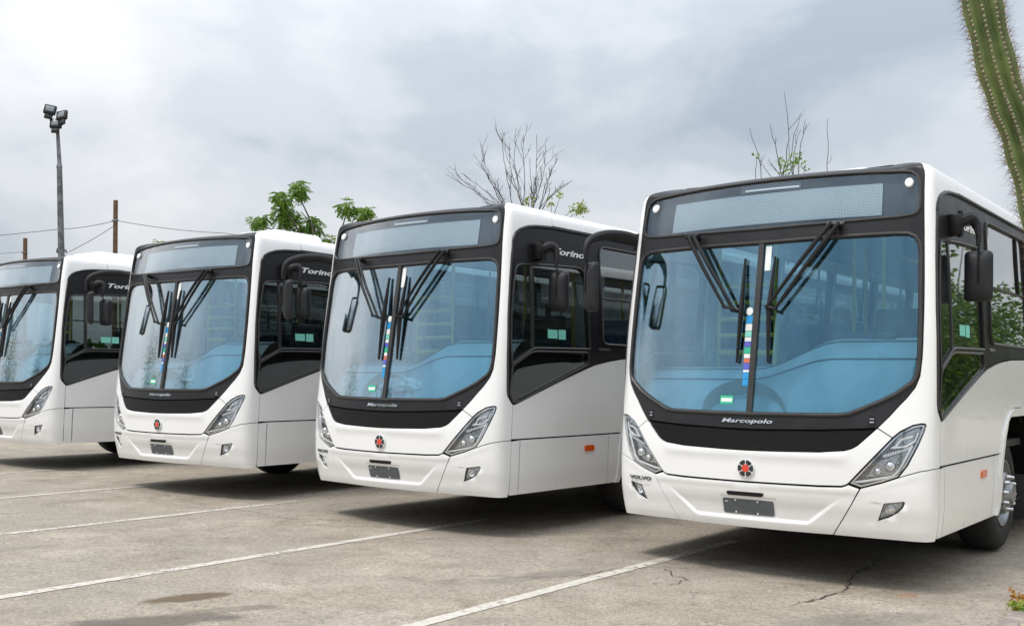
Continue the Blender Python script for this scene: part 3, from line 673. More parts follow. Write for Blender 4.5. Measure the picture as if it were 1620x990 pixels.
    # ---- mirrors
    def mirror(name, path, radii, head, hrot, base=None, wd=1.0, ht=1.0):
        mo = empty(name, (0, 0, 0)); mo.parent = B
        MB().tube(catmull(path, 6), [radii[0] + (radii[1] - radii[0]) * sstep(.25, .95, i / (6 * (len(path) - 1))) for i in range(6 * (len(path) - 1) + 1)], 10).obj('arm', M['black'], mo)
        hm = Matrix.Translation(head) @ Matrix.Rotation(hrot, 4, 'Z') @ Matrix.Diagonal((wd, 1, ht, 1))
        def rr_ring(w, h, y, rc, n=6):
            out = []
            for cx, cz, a0 in ((w / 2 - rc, h / 2 - rc, 0), (-w / 2 + rc, h / 2 - rc, 90), (-w / 2 + rc, -h / 2 + rc, 180), (w / 2 - rc, -h / 2 + rc, 270)):
                out += [(cx + rc * math.cos(R(a0 + 90 * k / n)), y, cz + rc * math.sin(R(a0 + 90 * k / n))) for k in range(n + 1)]
            return out
        rings = [rr_ring(.200, .375, .030, .030), rr_ring(.218, .395, .040, .036), rr_ring(.225, .402, .030, .040), rr_ring(.222, .398, .000, .042), rr_ring(.200, .372, -.022, .046), rr_ring(.130, .27, -.040, .05), rr_ring(.05, .09, -.048, .02)]
        m_ = len(rings[0]); q = MB().add([hm @ Vector(p) for rg in rings for p in rg], [(a * m_ + k, a * m_ + (k + 1) % m_, (a + 1) * m_ + (k + 1) % m_, (a + 1) * m_ + k) for a in range(len(rings) - 1) for k in range(m_)] + [tuple(range(m_))[::-1], tuple((len(rings) - 1) * m_ + k for k in range(m_))])
        hd = q.obj('head', M['mirror_shell'], mo, auto=50)
        q = MB(); q.box((0, .031, 0), (.185, .006, .355), .002); q.v = [tuple(hm @ Vector(v)) for v in q.v]; q.obj('mirror_glass', M['chrome'], hd)
        q = MB(); q.tube([(0, -.034, .225), (0, -.044, .10), (0, -.050, -.01), (0, -.046, -.06)], [.010, .010, .012, .006], 8); q.v = [tuple(hm @ Vector(v)) for v in q.v]; q.obj('bracket', M['black'], hd)
        if base: MB().box(base[0], base[1], .012).tube([(base[0][0] + .03, base[0][1], base[0][2] - .09), (base[0][0] + .03, base[0][1], base[0][2] + .1)], .018, 8).obj('base_clamp', M['black'], mo)
    mirror('door_mirror', [(1.22, .80, 2.60), (1.26, .83, 2.63), (1.31, .88, 2.65), (1.35, .90, 2.61), (1.372, .88, 2.52), (1.375, .865, 2.45)], (.052, .016), (1.365, .92, 2.235), R(12), ((1.235, .80, 2.60), (.09, .12, .15)), .86, .92)
    mirror('front_mirror', [(-1.19, .48, 2.62), (-1.27, .34, 2.655), (-1.345, .16, 2.65), (-1.385, .0, 2.60), (-1.395, -.06, 2.52), (-1.39, -.07, 2.42)], (.046, .020), (-1.365, -.035, 2.21), R(-27), ((-1.20, .47, 2.61), (.06, .14, .14)), .64)
    # ---- cabin
    MB().box((0, 5.9, .93), (2.36, 10.4, .06)).obj('cabin_floor', M['dark'], B)
    cl_ = MB().box((0, 6.1, 2.86), (2.1, 10.1, .03)); cl_.obj('cabin_ceiling', M['ceil'], B)
    MB().box((0, LEN - .12, 1.9), (2.3, .03, 1.9)).obj('rear_bulkhead', M['lining'], B)
    ds = MB(); nu, nv = 24, 10; dvts = []
    for i in range(nu + 1):
        u = -1.14 + 2.28 * i / nu
        top = 1.57 + .22 * sstep(-.15, .5, u); vw = .16 + .11 * u * u
        for j in range(nv + 1):
            q = j / nv
            if q < .7: x = q / .7; v = vw + .02 + .46 * x; z = 1.215 + (top - 1.215) * (1 - (1 - x) ** 2.2) + .018 * (abs(x - .5) < .04)
            else: x = (q - .7) / .3; v = vw + .48 + .22 * x; z = top - .42 * x * x
            dvts.append((u, v, z))
    ds.add(dvts, [(i * (nv + 1) + j, (i + 1) * (nv + 1) + j, (i + 1) * (nv + 1) + j + 1, i * (nv + 1) + j + 1) for i in range(nu) for j in range(nv)])
    ds.obj('dashboard', M['dash'], B, auto=80)
    for q_ in (.26, .52):
        j_ = int(q_ * nv + .5); pth = [Vector(dvts[i * (nv + 1) + j_]) + Vector((0, -.003, .004)) for i in range(nu + 1)]
        MB().tube(pth, .006, 5).obj('dash_seam', M['dark'], B)
    MB().box((.62, .66, 1.80), (.50, .10, .07), .03).obj('instrument_hood', M['dark'], B)
    hp = MB(); nn_ = 20
    hp.add([(-.12 + .34 * math.cos(math.pi * i / nn_) * r, .17 + .26 * (1 - r), 1.225 + .24 * math.sin(math.pi * i / nn_) * r) for r in (1, .96, .8, .4) for i in range(nn_ + 1)],
           [(k * (nn_ + 1) + i, k * (nn_ + 1) + i + 1, (k + 1) * (nn_ + 1) + i + 1, (k + 1) * (nn_ + 1) + i) for k in range(3) for i in range(nn_)])
    hp.obj('reflection_dome', M['beige'], B)  # added dome imitating a beige reflection low in the windscreen, no real cover
    sw = MB(); c0 = Vector((.62, .98, 1.72)); ax = Matrix.Rotation(R(-28), 4, 'X')
    sw.tube([c0 + ax @ Vector((.23 * math.cos(i * math.pi / 12), .23 * math.sin(i * math.pi / 12), 0)) for i in range(24)], .016, 8, closed=True)
    for i in range(3): sw.tube([c0, c0 + ax @ Vector((.22 * math.cos(R(90 + 120 * i)), .22 * math.sin(R(90 + 120 * i)), 0))], .014, 6)
    sw.tube([c0, c0 + ax @ Vector((0, 0, -.5))], .03, 8).obj('steering_wheel', M['black'], B)
    for z in (2.30, 2.15, 2.005, 1.86, 1.70):
        MB().tube([(-.93, 1.42, z), (-.40, 1.42, z)], .021 if z > 1.75 else .032, 8).obj('guard_rail', M['yellow'], B)
    for (u, v) in ((-.40, 1.42), (-.93, 1.42), (.05, 2.1), (.42, 1.75), (.80, 1.95), (-.35, 3.6), (.35, 3.6), (-.35, 5.6), (.35, 5.6), (-.35, 7.6), (.35, 7.6)):
        MB().tube([(u, v, .95), (u, v, 2.84)], .018, 8).obj('grab_pole', M['yellow'], B)
    for u in (-.45, .45): MB().tube([(u, 2.2, 2.55), (u, 9.5, 2.55)], .016, 8).obj('ceiling_rail', M['yellow'], B)
    def seat(u, v, w, nm, m):
        q = MB(); q.box((u, v, 1.40), (w, .44, .10), .03); q.box((u, v + .22, 1.74), (w, .09, .66), .035, Matrix.Rotation(R(-8), 3, 'X'))
        q.box((u, v, 1.16), (w * .5, .2, .42), .02); q.obj(nm, m, B)
    seat(.62, 1.45, .5, 'driver_seat', M['dark'])
    for i in range(9):
        for u in (-.78, .78):
            if i == 0 and u < 0: continue
            seat(u, 2.45 + i * .92, .82, 'passenger_seat', M['seat'])
    MB().box((.98, 1.98, 1.75), (.36, .03, 1.5)).obj('driver_partition', M['lining'], B)
    MB().box((0, .62, 2.70), (2.0, .35, .08), .03).obj('sun_visor_locker', M['lining'], B)
    return B

# ------------------------------------------------------------------ ground
def ground_mat():
    m, t, o = newmat('weathered_asphalt')
    tcn = N(t, 'ShaderNodeTexCoord'); v = tcn.outputs['Object']
    def nz(s, d=6.0, r=.6, dist=0): 
        n = N(t, 'ShaderNodeTexNoise', inp={'Scale': s, 'Detail': d, 'Roughness': r, 'Distortion': dist}); L(t, v, n.inputs['Vector']); return n.outputs[0]
    big, mid, fine, grit = nz(.35, 4, .55, .4), nz(1.6, 8, .68, .6), nz(34, 5, .7), nz(150, 3, .7)
    c = ramp(t, mid, [(.34, (.245, .211, .164)), (.50, (.322, .281, .224)), (.66, (.392, .346, .282))])
    c = mixc(t, math_n(t, 'MULTIPLY', ramp(t, big, [(.42, (0, 0, 0)), (.62, (1, 1, 1))]), .55), c, (.285, .255, .217))
    c = mixc(t, 1.0, c, ramp(t, fine, [(.28, (.50, .49, .48)), (.5, (1, 1, 1)), (.74, (1.38, 1.37, 1.35))]), 'MULTIPLY')
    c = mixc(t, 1.0, c, ramp(t, grit, [(.33, (.40, .39, .38)), (.48, (1, 1, 1)), (.68, (1.4, 1.4, 1.4))]), 'MULTIPLY')
    st = N(t, 'ShaderNodeMapping'); st.inputs['Scale'].default_value = (1.0, 1.6, 1); st.inputs['Rotation'].default_value = (0, 0, R(-14)); L(t, v, st.inputs[0])
    ns = N(t, 'ShaderNodeTexNoise', inp={'Scale': 2.3, 'Detail': 9.0, 'Roughness': .72, 'Distortion': .5}); L(t, st.outputs[0], ns.inputs['Vector'])
    c = mixc(t, 1.0, c, ramp(t, ns.outputs[0], [(.28, (.70, .68, .66)), (.42, (.95, .945, .94)), (.58, (1.03, 1.03, 1.03)), (.72, (1.12, 1.11, 1.09))]), 'MULTIPLY')
    # dark pits
    vo = N(t, 'ShaderNodeTexVoronoi', inp={'Scale': 3.2, 'Randomness': 1.0}); L(t, v, vo.inputs['Vector'])
    c = mixc(t, math_n(t, 'MULTIPLY', ramp(t, vo.outputs['Distance'], [(0, (1, 1, 1)), (.04, (1, 1, 1)), (.07, (0, 0, 0))]), .6), c, (.07, .06, .05))
    # oil and water stains, each with its own place
    sp = N(t, 'ShaderNodeSeparateXYZ'); L(t, v, sp.inputs[0])
    wob = math_n(t, 'MULTIPLY', math_n(t, 'SUBTRACT', nz(3.2, 5, .65), .5), 1.7)
    for (x, y, rx, ry, ang, col, k) in ((-2.09, 6.70, .34, .13, 30, (.11, .075, .042), .85), (-2.1, 6.05, .60, .20, 20, (.085, .075, .065), .72), (-1.75, 6.38, .38, .10, 25, (.12, .10, .08), .5),
                                      (2.1, 6.35, .7, .22, 20, (.15, .14, .125), .45), (2.75, 7.15, .12, .06, 30, (.30, .13, .07), .5), (.2, 7.6, .6, .14, 38, (.17, .155, .14), .45), (-4.2, 8.2, .8, .14, 40, (.18, .16, .14), .45), (-6.2, 11.6, .9, .2, 40, (.16, .15, .135), .5)):
        ca, sa = math.cos(R(ang)), math.sin(R(ang))
        dx = math_n(t, 'SUBTRACT', sp.outputs[0], x); dy = math_n(t, 'SUBTRACT', sp.outputs[1], y)
        a = math_n(t, 'DIVIDE', math_n(t, 'ADD', math_n(t, 'MULTIPLY', dx, ca), math_n(t, 'MULTIPLY', dy, sa)), rx)
        b = math_n(t, 'DIVIDE', math_n(t, 'SUBTRACT', math_n(t, 'MULTIPLY', dy, ca), math_n(t, 'MULTIPLY', dx, sa)), ry)
        d = math_n(t, 'ADD', math_n(t, 'ADD', math_n(t, 'MULTIPLY', a, a), math_n(t, 'MULTIPLY', b, b)), wob)
        f = ramp(t, d, [(.35, (1, 1, 1)), (1.0, (0, 0, 0))]); c = mixc(t, math_n(t, 'MULTIPLY', f, k), c, col)
    # fine crazing
    vc = N(t, 'ShaderNodeTexVoronoi', feature='DISTANCE_TO_EDGE', inp={'Scale': .55}); wv = N(t, 'ShaderNodeVectorMath', operation='ADD'); nd = N(t, 'ShaderNodeTexNoise', inp={'Scale': 2.5, 'Detail': 6.0}); L(t, v, nd.inputs['Vector'])
    sc_ = N(t, 'ShaderNodeVectorMath', operation='SCALE'); L(t, nd.outputs['Color'], sc_.inputs[0]); sc_.inputs['Scale'].default_value = .7; L(t, v, wv.inputs[0]); L(t, sc_.outputs[0], wv.inputs[1]); L(t, wv.outputs[0], vc.inputs['Vector'])
    crk = ramp(t, vc.outputs['Distance'], [(0, (1, 1, 1)), (.006, (0, 0, 0))], 'LINEAR'); msk = ramp(t, nz(.8, 3), [(.50, (0, 0, 0)), (.60, (1, 1, 1))])
    c = mixc(t, math_n(t, 'MULTIPLY', math_n(t, 'MULTIPLY', crk, msk), .6), c, (.08, .07, .06))
    p = N(t, 'ShaderNodeBsdfPrincipled', inp={'Roughness': .86, 'Specular IOR Level': .25}); L(t, c, p.inputs['Base Color'])
    h = math_n(t, 'ADD', math_n(t, 'MULTIPLY', grit, .5), math_n(t, 'MULTIPLY', fine, .8))
    bp = N(t, 'ShaderNodeBump', inp={'Strength': .55, 'Distance': .008}); L(t, h, bp.inputs['Height']); L(t, bp.outputs[0], p.inputs['Normal'])
    L(t, p.outputs[0], o.inputs[0]); return m
def paint_mat():
    m, t, o = newmat('worn_line_paint')
    tcn = N(t, 'ShaderNodeTexCoord'); n = N(t, 'ShaderNodeTexNoise', inp={'Scale': 24.0, 'Detail': 7.0, 'Roughness': .75}); L(t, tcn.outputs['Object'], n.inputs['Vector'])
    n2 = N(t, 'ShaderNodeTexNoise', inp={'Scale': 1.1, 'Detail': 3.0}); L(t, tcn.outputs['Object'], n2.inputs['Vector'])
    s = math_n(t, 'ADD', n.outputs[0], math_n(t, 'MULTIPLY', math_n(t, 'SUBTRACT', n2.outputs[0], .5), .5))
    f = ramp(t, s, [(.34, (0, 0, 0)), (.48, (1, 1, 1))])
    p = N(t, 'ShaderNodeBsdfPrincipled', inp={'Roughness': .7}); L(t, ramp(t, n.outputs[0], [(.3, (.43, .395, .34)), (.7, (.60, .56, .49))]), p.inputs['Base Color'])
    tr = N(t, 'ShaderNodeBsdfTransparent'); mx = N(t, 'ShaderNodeMixShader'); L(t, f, mx.inputs[0]); L(t, tr.outputs[0], mx.inputs[1]); L(t, p.outputs[0], mx.inputs[2])
    L(t, mx.outputs[0], o.inputs[0]); return m
M['ground'] = ground_mat(); M['line'] = paint_mat()
M['crack'] = mat('crack_dirt', (.045, .038, .032), .95)
NG = 60; gv = []; ext = 400
def gcoord(i): q = (i / NG) * 2 - 1; return ext * (abs(q) ** 3) * (1 if q > 0 else -1)
for j in range(NG + 1):
    for i in range(NG + 1):
        x, y = gcoord(i), gcoord(j) + 10; d = min(1, 45 / max(1, math.hypot(x, y))); gv.append((x, y, gz(x * d, y * d)))
ground = mkobj('ground', gv, [(j * (NG + 1) + i, j * (NG + 1) + i + 1, (j + 1) * (NG + 1) + i + 1, (j + 1) * (NG + 1) + i) for j in range(NG) for i in range(NG)], M['ground'])
tag(ground, 'sun-bleached grey-brown asphalt of the parking lot', kind='structure')
VD = Vector((math.sin(R(38.0)), math.cos(R(38.0)))); PD = Vector((VD.y, -VD.x))
rl = random.Random(3)
for (x, y, l0, l1, w) in ((1.239, 8.361, -5.5, 1.3, .105), (-2.033, 8.171, -5, 2.9, .105), (-3.40, 10.38, -6, 1.7, .10), (-4.96, 12.35, -6, 1.3, .10), (-6.52, 14.6, -6, .9, .10)):
    vv = []; n = int((l1 - l0) / .07)
    for i in range(n + 1):
        q = Vector((x, y)) + VD * (l0 + (l1 - l0) * i / n)
        for sg in (1, -1):
            e = q + PD * sg * (w / 2 + rl.uniform(-.004, .004)); vv.append((e.x, e.y, gz(e.x, e.y) + .004))
    o = mkobj('parking_line', vv, [(2 * i, 2 * i + 1, 2 * i + 3, 2 * i + 2) for i in range(n)], M['line'], ground, False)
def crack(pts, w, seed):
    r = random.Random(seed); vv = []; P = []
    for a, b in zip(pts, pts[1:]):
        k = max(2, int((Vector(b) - Vector(a)).length / .05))
        for i in range(k): P.append(Vector(a).lerp(Vector(b), i / k) + Vector((r.uniform(-.025, .025), r.uniform(-.025, .025))))
    P.append(Vector(pts[-1]))
    for i, p in enumerate(P):
        d = (P[min(i + 1, len(P) - 1)] - P[max(i - 1, 0)]).normalized(); nrm = Vector((-d.y, d.x)); ww = w * .6 * r.uniform(.3, 1.3) * (1 if 0 < i < len(P) - 1 else .1)
        for sg in (1, -1): e = p + nrm * ww * sg; vv.append((e.x, e.y, gz(e.x, e.y) + .006))
    mkobj('pavement_crack', vv, [(2 * i, 2 * i + 1, 2 * i + 3, 2 * i + 2) for i in range(len(P) - 1)], M['crack'], ground, False)
crack([(3.05, 8.55), (2.75, 8.05), (2.55, 7.75), (2.35, 7.25), (2.05, 6.95), (1.8, 6.75)], .011, 1)
crack([(2.0, 8.35), (1.55, 8.0), (1.2, 8.02), (.9, 7.95), (.35, 7.55), (-.3, 7.55)], .007, 2)
crack([(1.2, 8.02), (1.2, 7.75), (1.28, 7.55), (1.1, 7.3)], .007, 4)
crack([(2.75, 8.05), (3.0, 7.9), (3.3, 7.85)], .005, 5)
crack([(-3.5, 10.9), (-2.9, 10.9), (-2.2, 10.3), (-1.5, 10.2)], .006, 6)
crack([(-.6, 9.3), (-.9, 9.0), (-1.6, 8.9)], .006, 7)
crack([(-6.4, 12.9), (-5.6, 12.7), (-5.0, 12.9)], .007, 8)

# ------------------------------------------------------------------ buses
proto = make_bus()
LAB = ['white city bus nearest the camera, rightmost of the row, beside the cactus',
       'white city bus second from the right, white bag lying behind its windscreen',
       'white city bus third from the right, in front of the leafy green tree',
       'white city bus at the left edge, farthest away, cut off by the frame']
bus_roots = []
for i, ((x, y), a) in enumerate(BUSES):
    b = proto if i == 0 else copy_tree(proto)
    b.location = (x, y, gz(x, y)); b.rotation_euler = (0, 0, R(a)); tag(b, LAB[i], 'bus', 'white city buses parked in a row'); bus_roots.append(b)
# things left on the dashboards
def on_dash(bus, name, mb, m, label, cat):
    o = mb.obj(name, m); o.parent = None; o.matrix_world = Matrix.Translation(bus.location) @ Matrix.Rotation(bus.rotation_euler.z, 4, 'Z'); return tag(o, label, cat)
def bag_mesh(c, size, seed):
    bm = bmesh.new(); bmesh.ops.create_icosphere(bm, subdivisions=4, radius=1)
    for v in bm.verts:
        p = v.co.copy(); k = 1 + .28 * noise.noise(p * 2.2 + Vector((seed, 0, 0))) + .16 * noise.noise(p * 5 + Vector((0, seed, 0)))
        v.co = Vector((p.x * size[0], p.y * size[1], max(p.z, -.6) * size[2])) * k + Vector(c)
    bm.verts.index_update(); q = MB().add([v.co for v in bm.verts], [[v.index for v in f.verts] for f in bm.faces]); bm.free(); return q
on_dash(bus_roots[1], 'plastic_bag', bag_mesh((-.02, .235, 1.345), (.27, .065, .085), 3.3), M['bag'], 'crumpled white plastic bag on the dashboard of the second bus', 'bag')
on_dash(bus_roots[2], 'paper_roll', MB().box((.17, .24, 1.335), (.27, .06, .035), .012), M['paper'], 'white paper folder on the dashboard of the third bus', 'folder')
on_dash(bus_roots[3], 'paper_box', MB().box((.62, .30, 1.42), (.34, .10, .07), .015, Matrix.Rotation(R(-8), 3, 'Y')), M['paper'], 'long white box behind the windscreen of the leftmost bus', 'box')

# ------------------------------------------------------------------ poles, wires, floodlights
def wp(px, py, d):     # a point seen at a pixel of the photograph, d metres out, as a world position
    x, y = px - 810, -(py - 598.1); c, s = math.cos(-ROLL), math.sin(-ROLL); x, y = x * c - y * s, x * s + y * c
    return Vector((x / 1637.1 * d, d, CAM_H + y / 1637.1 * d))
M['galv'] = mat('galvanised_steel', (.16, .17, .18), .55, metal=.5, var=.45, vscale=5)
M['wood'] = mat('creosoted_wood', (.13, .075, .045), .85, var=.35, vscale=9, bump=.4, bscale=30)
M['wire'] = mat('cable', (.05, .05, .055), .6)
mast = empty('floodlight_mast', (0, 0, 0)); a, b, c = wp(97, 402, 30), wp(94, 262, 30), wp(91, 204, 30)
g0 = Vector((a.x + .12, 30, gz(a.x, 30))); mast.location = g0
def loc(v): return v - g0
MB().tube([(0, 0, 0), loc(a), loc(b)], [.125, .092, .075], 12).obj('pole', M['galv'], mast)
MB().tube([loc(b) - Vector((0, 0, .05)), loc(b) + Vector((0, 0, .06)), loc(c)], [.088, .06, .048], 12).obj('upper_pole', M['galv'], mast)
MB().tube([loc(wp(79, 190, 30)), loc(wp(90, 203, 30)), loc(wp(101, 196, 30))], .022, 8).obj('crossarm', M['galv'], mast)
MB().tube([loc(wp(90, 400, 30)), loc(wp(91, 394, 30)), loc(wp(94, 392, 30))], .03, 6).tube([loc(wp(103, 395, 30)), loc(wp(106, 400, 30))], .03, 6).obj('cable_bracket', M['galv'], mast)
for (px_, py_, rz_, tl) in ((79, 175, 14, 10), (98, 184, -14, -8), (88.5, 197, 4, 0)):
    fl = empty('floodlight', loc(wp(px_, py_, 29.9))); fl.parent = mast; fl.rotation_euler = (R(-16), R(tl), R(rz_))
    MB().box((0, 0, .02), (.33, .10, .28), .02).obj('housing', M['black'], fl)
    MB().box((0, -.055, .03), (.22, .012, .16), .004).obj('lens', M['flood'], fl)
    MB().box((0, .01, -.19), (.22, .07, .15), .015).obj('gearbox', M['black'], fl)
tag(mast, 'tall grey steel mast carrying three floodlights behind the leftmost bus', 'floodlight mast')
def wood_pole(px_, py_, d, r, label):
    t = wp(px_, py_, d); g = Vector((t.x, d, gz(t.x, d))); o = empty('utility_pole', g)
    MB().tube([(0, 0, 0), (0, 0, (t.z - g.z) * .5), (0, 0, t.z - g.z)], [r * 1.2, r * 1.1, r], 12).obj('shaft', M['wood'], o)
    MB().tube([(-r * 1.3, -.05, t.z - g.z - .62), (r * 1.6, -.08, t.z - g.z - .60)], .03, 8).obj('cable_clamp', M['galv'], o)
    tag(o, label, 'utility pole'); return t
wood_pole(183, 317, 31, .066, 'brown wooden utility pole with wires, between the two leftmost buses'); wood_pole(40, 377, 44, .085, 'short far wooden pole standing left of the floodlight mast')
def wire(pts, d, sag, label):
    q = MB(); P = [wp(p[0], p[1], dd) for p, dd in zip(pts, d)]; path = []
    for a, b in zip(P, P[1:]):
        for i in range(12): t = i / 12; v = a.lerp(b, t); v.z -= sag * 4 * t * (1 - t); path.append(v)
    path.append(P[-1]); o = q.tube(path, .009, 5).obj('overhead_wire', M['wire']); tag(o, label, 'wire')
wire([(183, 349, 31), (90, 363, 31), (-260, 392, 31)], [31, 31, 32], .05, 'thin wire running left from the tall wooden pole past the mast')
wire([(181, 357), (110, 398)], [31, 30], .03, 'short wire sloping from the wooden pole down to the mast')
wire([(184, 349), (355, 369), (560, 386)], [31, 33, 36], .06, 'thin wire running right from the wooden pole above the third bus')
wire([(40, 398), (-200, 412)], [44, 44], .05, 'thin wire running left from the short far pole')

# ------------------------------------------------------------------ vegetation
def leaf_mat(name, c1, c2):
    m, t, o = newmat(name)
    g = N(t, 'ShaderNodeNewGeometry'); c = ramp(t, g.outputs['Random Per Island'], [(0, c1), (1, c2)], 'LINEAR')
    p = N(t, 'ShaderNodeBsdfPrincipled', inp={'Roughness': .5, 'Specular IOR Level': .3}); L(t, c, p.inputs['Base Color'])
    tl = N(t, 'ShaderNodeBsdfTranslucent'); L(t, mixc(t, 1.0, c, (1.2, 1.35, .6), 'MULTIPLY'), tl.inputs[0])
    mx = N(t, 'ShaderNodeMixShader', inp={0: .35}); L(t, p.outputs[0], mx.inputs[1]); L(t, tl.outputs[0], mx.inputs[2]); L(t, mx.outputs[0], o.inputs[0]); return m
M['leaf'] = leaf_mat('green_leaf', (.06, .14, .022), (.24, .37, .06))
M['leaf_y'] = leaf_mat('yellow_green_leaf', (.16, .22, .03), (.34, .36, .06))
M['leaf_m'] = leaf_mat('mixed_green_leaf', (.025, .06, .012), (.14, .22, .04))
M['leaf_d'] = leaf_mat('dark_leaf', (.025, .055, .015), (.08, .14, .03))
M['bark'] = mat('grey_bark', (.10, .085, .07), .9, var=.35, vscale=12)
M['twig'] = mat('dry_twig', (.045, .034, .03), .9, var=.3, vscale=20)
def leaf(q, p, d, ln, w, r):
    d = d.normalized(); sd = d.cross(Vector((r.uniform(-1, 1), r.uniform(-1, 1), r.uniform(-.2, 1)))); sd = sd.normalized() if sd.length > 1e-4 else d.orthogonal().normalized()
    up = d.cross(sd) * ln * .12
    q.add([p, p + d * ln * .45 + sd * w + up, p + d * ln, p + d * ln * .45 - sd * w + up], [(0, 1, 2), (0, 2, 3)])
def clump(q, c, rad, n, r, ln=.11, w=.02, droop=.5):
    for _ in range(n):
        v = Vector((r.gauss(0, 1), r.gauss(0, 1), r.gauss(0, 1))).normalized() * (r.random() ** .45)
        p = c + Vector((v.x * rad[0], v.y * rad[1], v.z * rad[2]))
        fr = (Vector((v.x, v.y, v.z * .6)) + Vector((r.uniform(-.5, .5), r.uniform(-.5, .5), r.uniform(-.3, .3) - droop)))
        # one pinnate frond of small leaflets
        fr.normalize(); L_ = ln * r.uniform(1.2, 2.2); sd = fr.cross(Vector((0, 0, 1))); sd = sd.normalized() if sd.length > .01 else Vector((1, 0, 0))
        for k in range(5):
            b = p + fr * L_ * (k / 5) + Vector((0, 0, -.10 * L_ * (k / 5) ** 2))
            for sg in (1, -1): leaf(q, b, (sd * sg + fr * .7 + Vector((0, 0, -.25))), ln * r.uniform(.7, 1.1), w, r)
def limb(q, a, b, r0, r1, r, wob=.06, n=7):
    l = (b - a).length; path = []
    off = Vector((r.uniform(-1, 1), r.uniform(-1, 1), r.uniform(-.3, .3))) * wob * l
    for i in range(n + 1):
        t = i / n; path.append(a.lerp(b, t) + off * math.sin(math.pi * t) + Vector((r.uniform(-1, 1), r.uniform(-1, 1), r.uniform(-1, 1))) * wob * l * .12 * (0 < i < n))
    q.tube(path, [r0 + (r1 - r0) * i / n for i in range(n + 1)], 6); return path
def tree_thing(name, base, label, cat, trunk, crown, tm, lm):
    o = empty(name, base); 
    for nm, q, m in (('trunk', trunk, tm), ('crown', crown, lm)):
        if q and q.v:
            q.v = [tuple(Vector(v) - base) for v in q.v]; q.obj(nm, m, o, smooth=(nm == 'trunk'), auto=0)
    return tag(o, label, cat)
# leafy tree behind the second and third bus
r = random.Random(11); D = 27.0
base = wp(500, 640, D); base.z = gz(base.x, D); tq, cq = MB(), MB()
fork = wp(500, 430, D); limb(tq, base, fork, .13, .09, r)
clumps = [((474, 300), (.23, .22, .30)), ((447, 316), (.28, .25, .26)), ((452, 342), (.36, .3, .34)), ((412, 349), (.28, .25, .20)), ((490, 357), (.36, .3, .28)), ((548, 328), (.24, .22, .25)), ((576, 338), (.26, .24, .24)), ((470, 385), (.5, .4, .4)), ((530, 395), (.5, .4, .35))]
for (p, rad) in clumps:
    dd = D + r.uniform(-.5, .5); c = wp(p[0], p[1], dd); pth = limb(tq, fork + Vector((0, 0, r.uniform(-.3, .4))), c - Vector((0, 0, rad[2] * .5)), .045, .012, r, .10)
    clump(cq, c, [q_ * .9 for q_ in rad], int(125 * rad[0] * rad[2] / .09), r, .095, .017, .6)
limb(tq, wp(476, 335, D), wp(514, 373, D), .012, .02, r); limb(tq, wp(590, 338, D), wp(598, 345, D), .006, .01, r)
tree_thing('leafy_tree', base, 'green leafy tree with drooping leaves rising behind the third bus', 'tree', tq, cq, M['bark'], M['leaf'])
# bare shrub behind the second bus
def bare(name, base_px, fork_px, tips, D, seed, leaves, label, cat, th=.02, twigs=5, spread=1.0):
    r = random.Random(seed); tq, cq = MB(), MB(); base = wp(*base_px, D); base.z = gz(base.x, D); fk = [wp(p[0], p[1], D) for p in fork_px]
    for f in fk: limb(tq, base + Vector((r.uniform(-.1, .1), 0, 0)), f, .07, th * 1.5, r, .05)
    for (tx, ty) in tips:
        f = min(fk, key=lambda q: abs(q.x - (wp(tx, ty, D).x * spread + wp(base_px[0], 300, D).x * (1 - spread)))); dd = D + r.uniform(-.9, .9); e = wp(tx, ty, dd)
        path = limb(tq, f + Vector((0, 0, r.uniform(-.2, .15))), e, th, .005, r, .09, 9)
        for k in range(twigs):
            i = r.randint(2, 8); p = path[i]; dr = (e - f).normalized() * r.uniform(.5, 1) + Vector((r.uniform(-1, 1), r.uniform(-.8, .8), r.uniform(-.1, .6))) * .5
            ln = r.uniform(.25, .7) * (e - f).length * .42; tp = limb(tq, p, p + dr * ln, .0065, .003, r, .12, 5)
            for j in range(2): a = tp[r.randint(2, 4)]; limb(tq, a, a + (dr + Vector((r.uniform(-1, 1), r.uniform(-1, 1), r.uniform(0, .8))) * .7) * ln * .45, .004, .0025, r, .1, 4)
    for (p, rad, n) in leaves:
        c = wp(p[0], p[1], D - .2); fb = min(fk, key=lambda q: (q - c).length); limb(tq, fb - Vector((0, 0, .35)), c, .010, .005, r, .06)
        for _ in range(n):
            v = Vector((r.gauss(0, .5), r.gauss(0, .5), r.gauss(0, .5))); leaf(cq, c + v * rad, Vector((r.uniform(-1, 1), r.uniform(-1, 1), r.uniform(-.3, 1))), .10, .026, r)
    return tree_thing(name, base, label, cat, tq, cq, M['twig'], M['leaf_y'])
bare('bare_tree', (835, 640), [(728, 352), (815, 345), (829, 336), (842, 332), (853, 336), (866, 345)],
     [(706, 276), (720, 272), (734, 277), (749, 244), (760, 228), (772, 268), (794, 210), (806, 226), (817, 203), (828, 215), (838, 250), (849, 213), (856, 262), (863, 229), (874, 268), (883, 251), (893, 290), (906, 285), (845, 280), (815, 262)],
     27, 5, [((920, 331), .17, 90), ((886, 311), .10, 16), ((836, 320), .15, 34), ((872, 322), .12, 20), ((905, 332), .12, 22)], 'leafless twiggy tree with few yellow-green leaves behind the second bus', 'tree', .010, 5, .34)
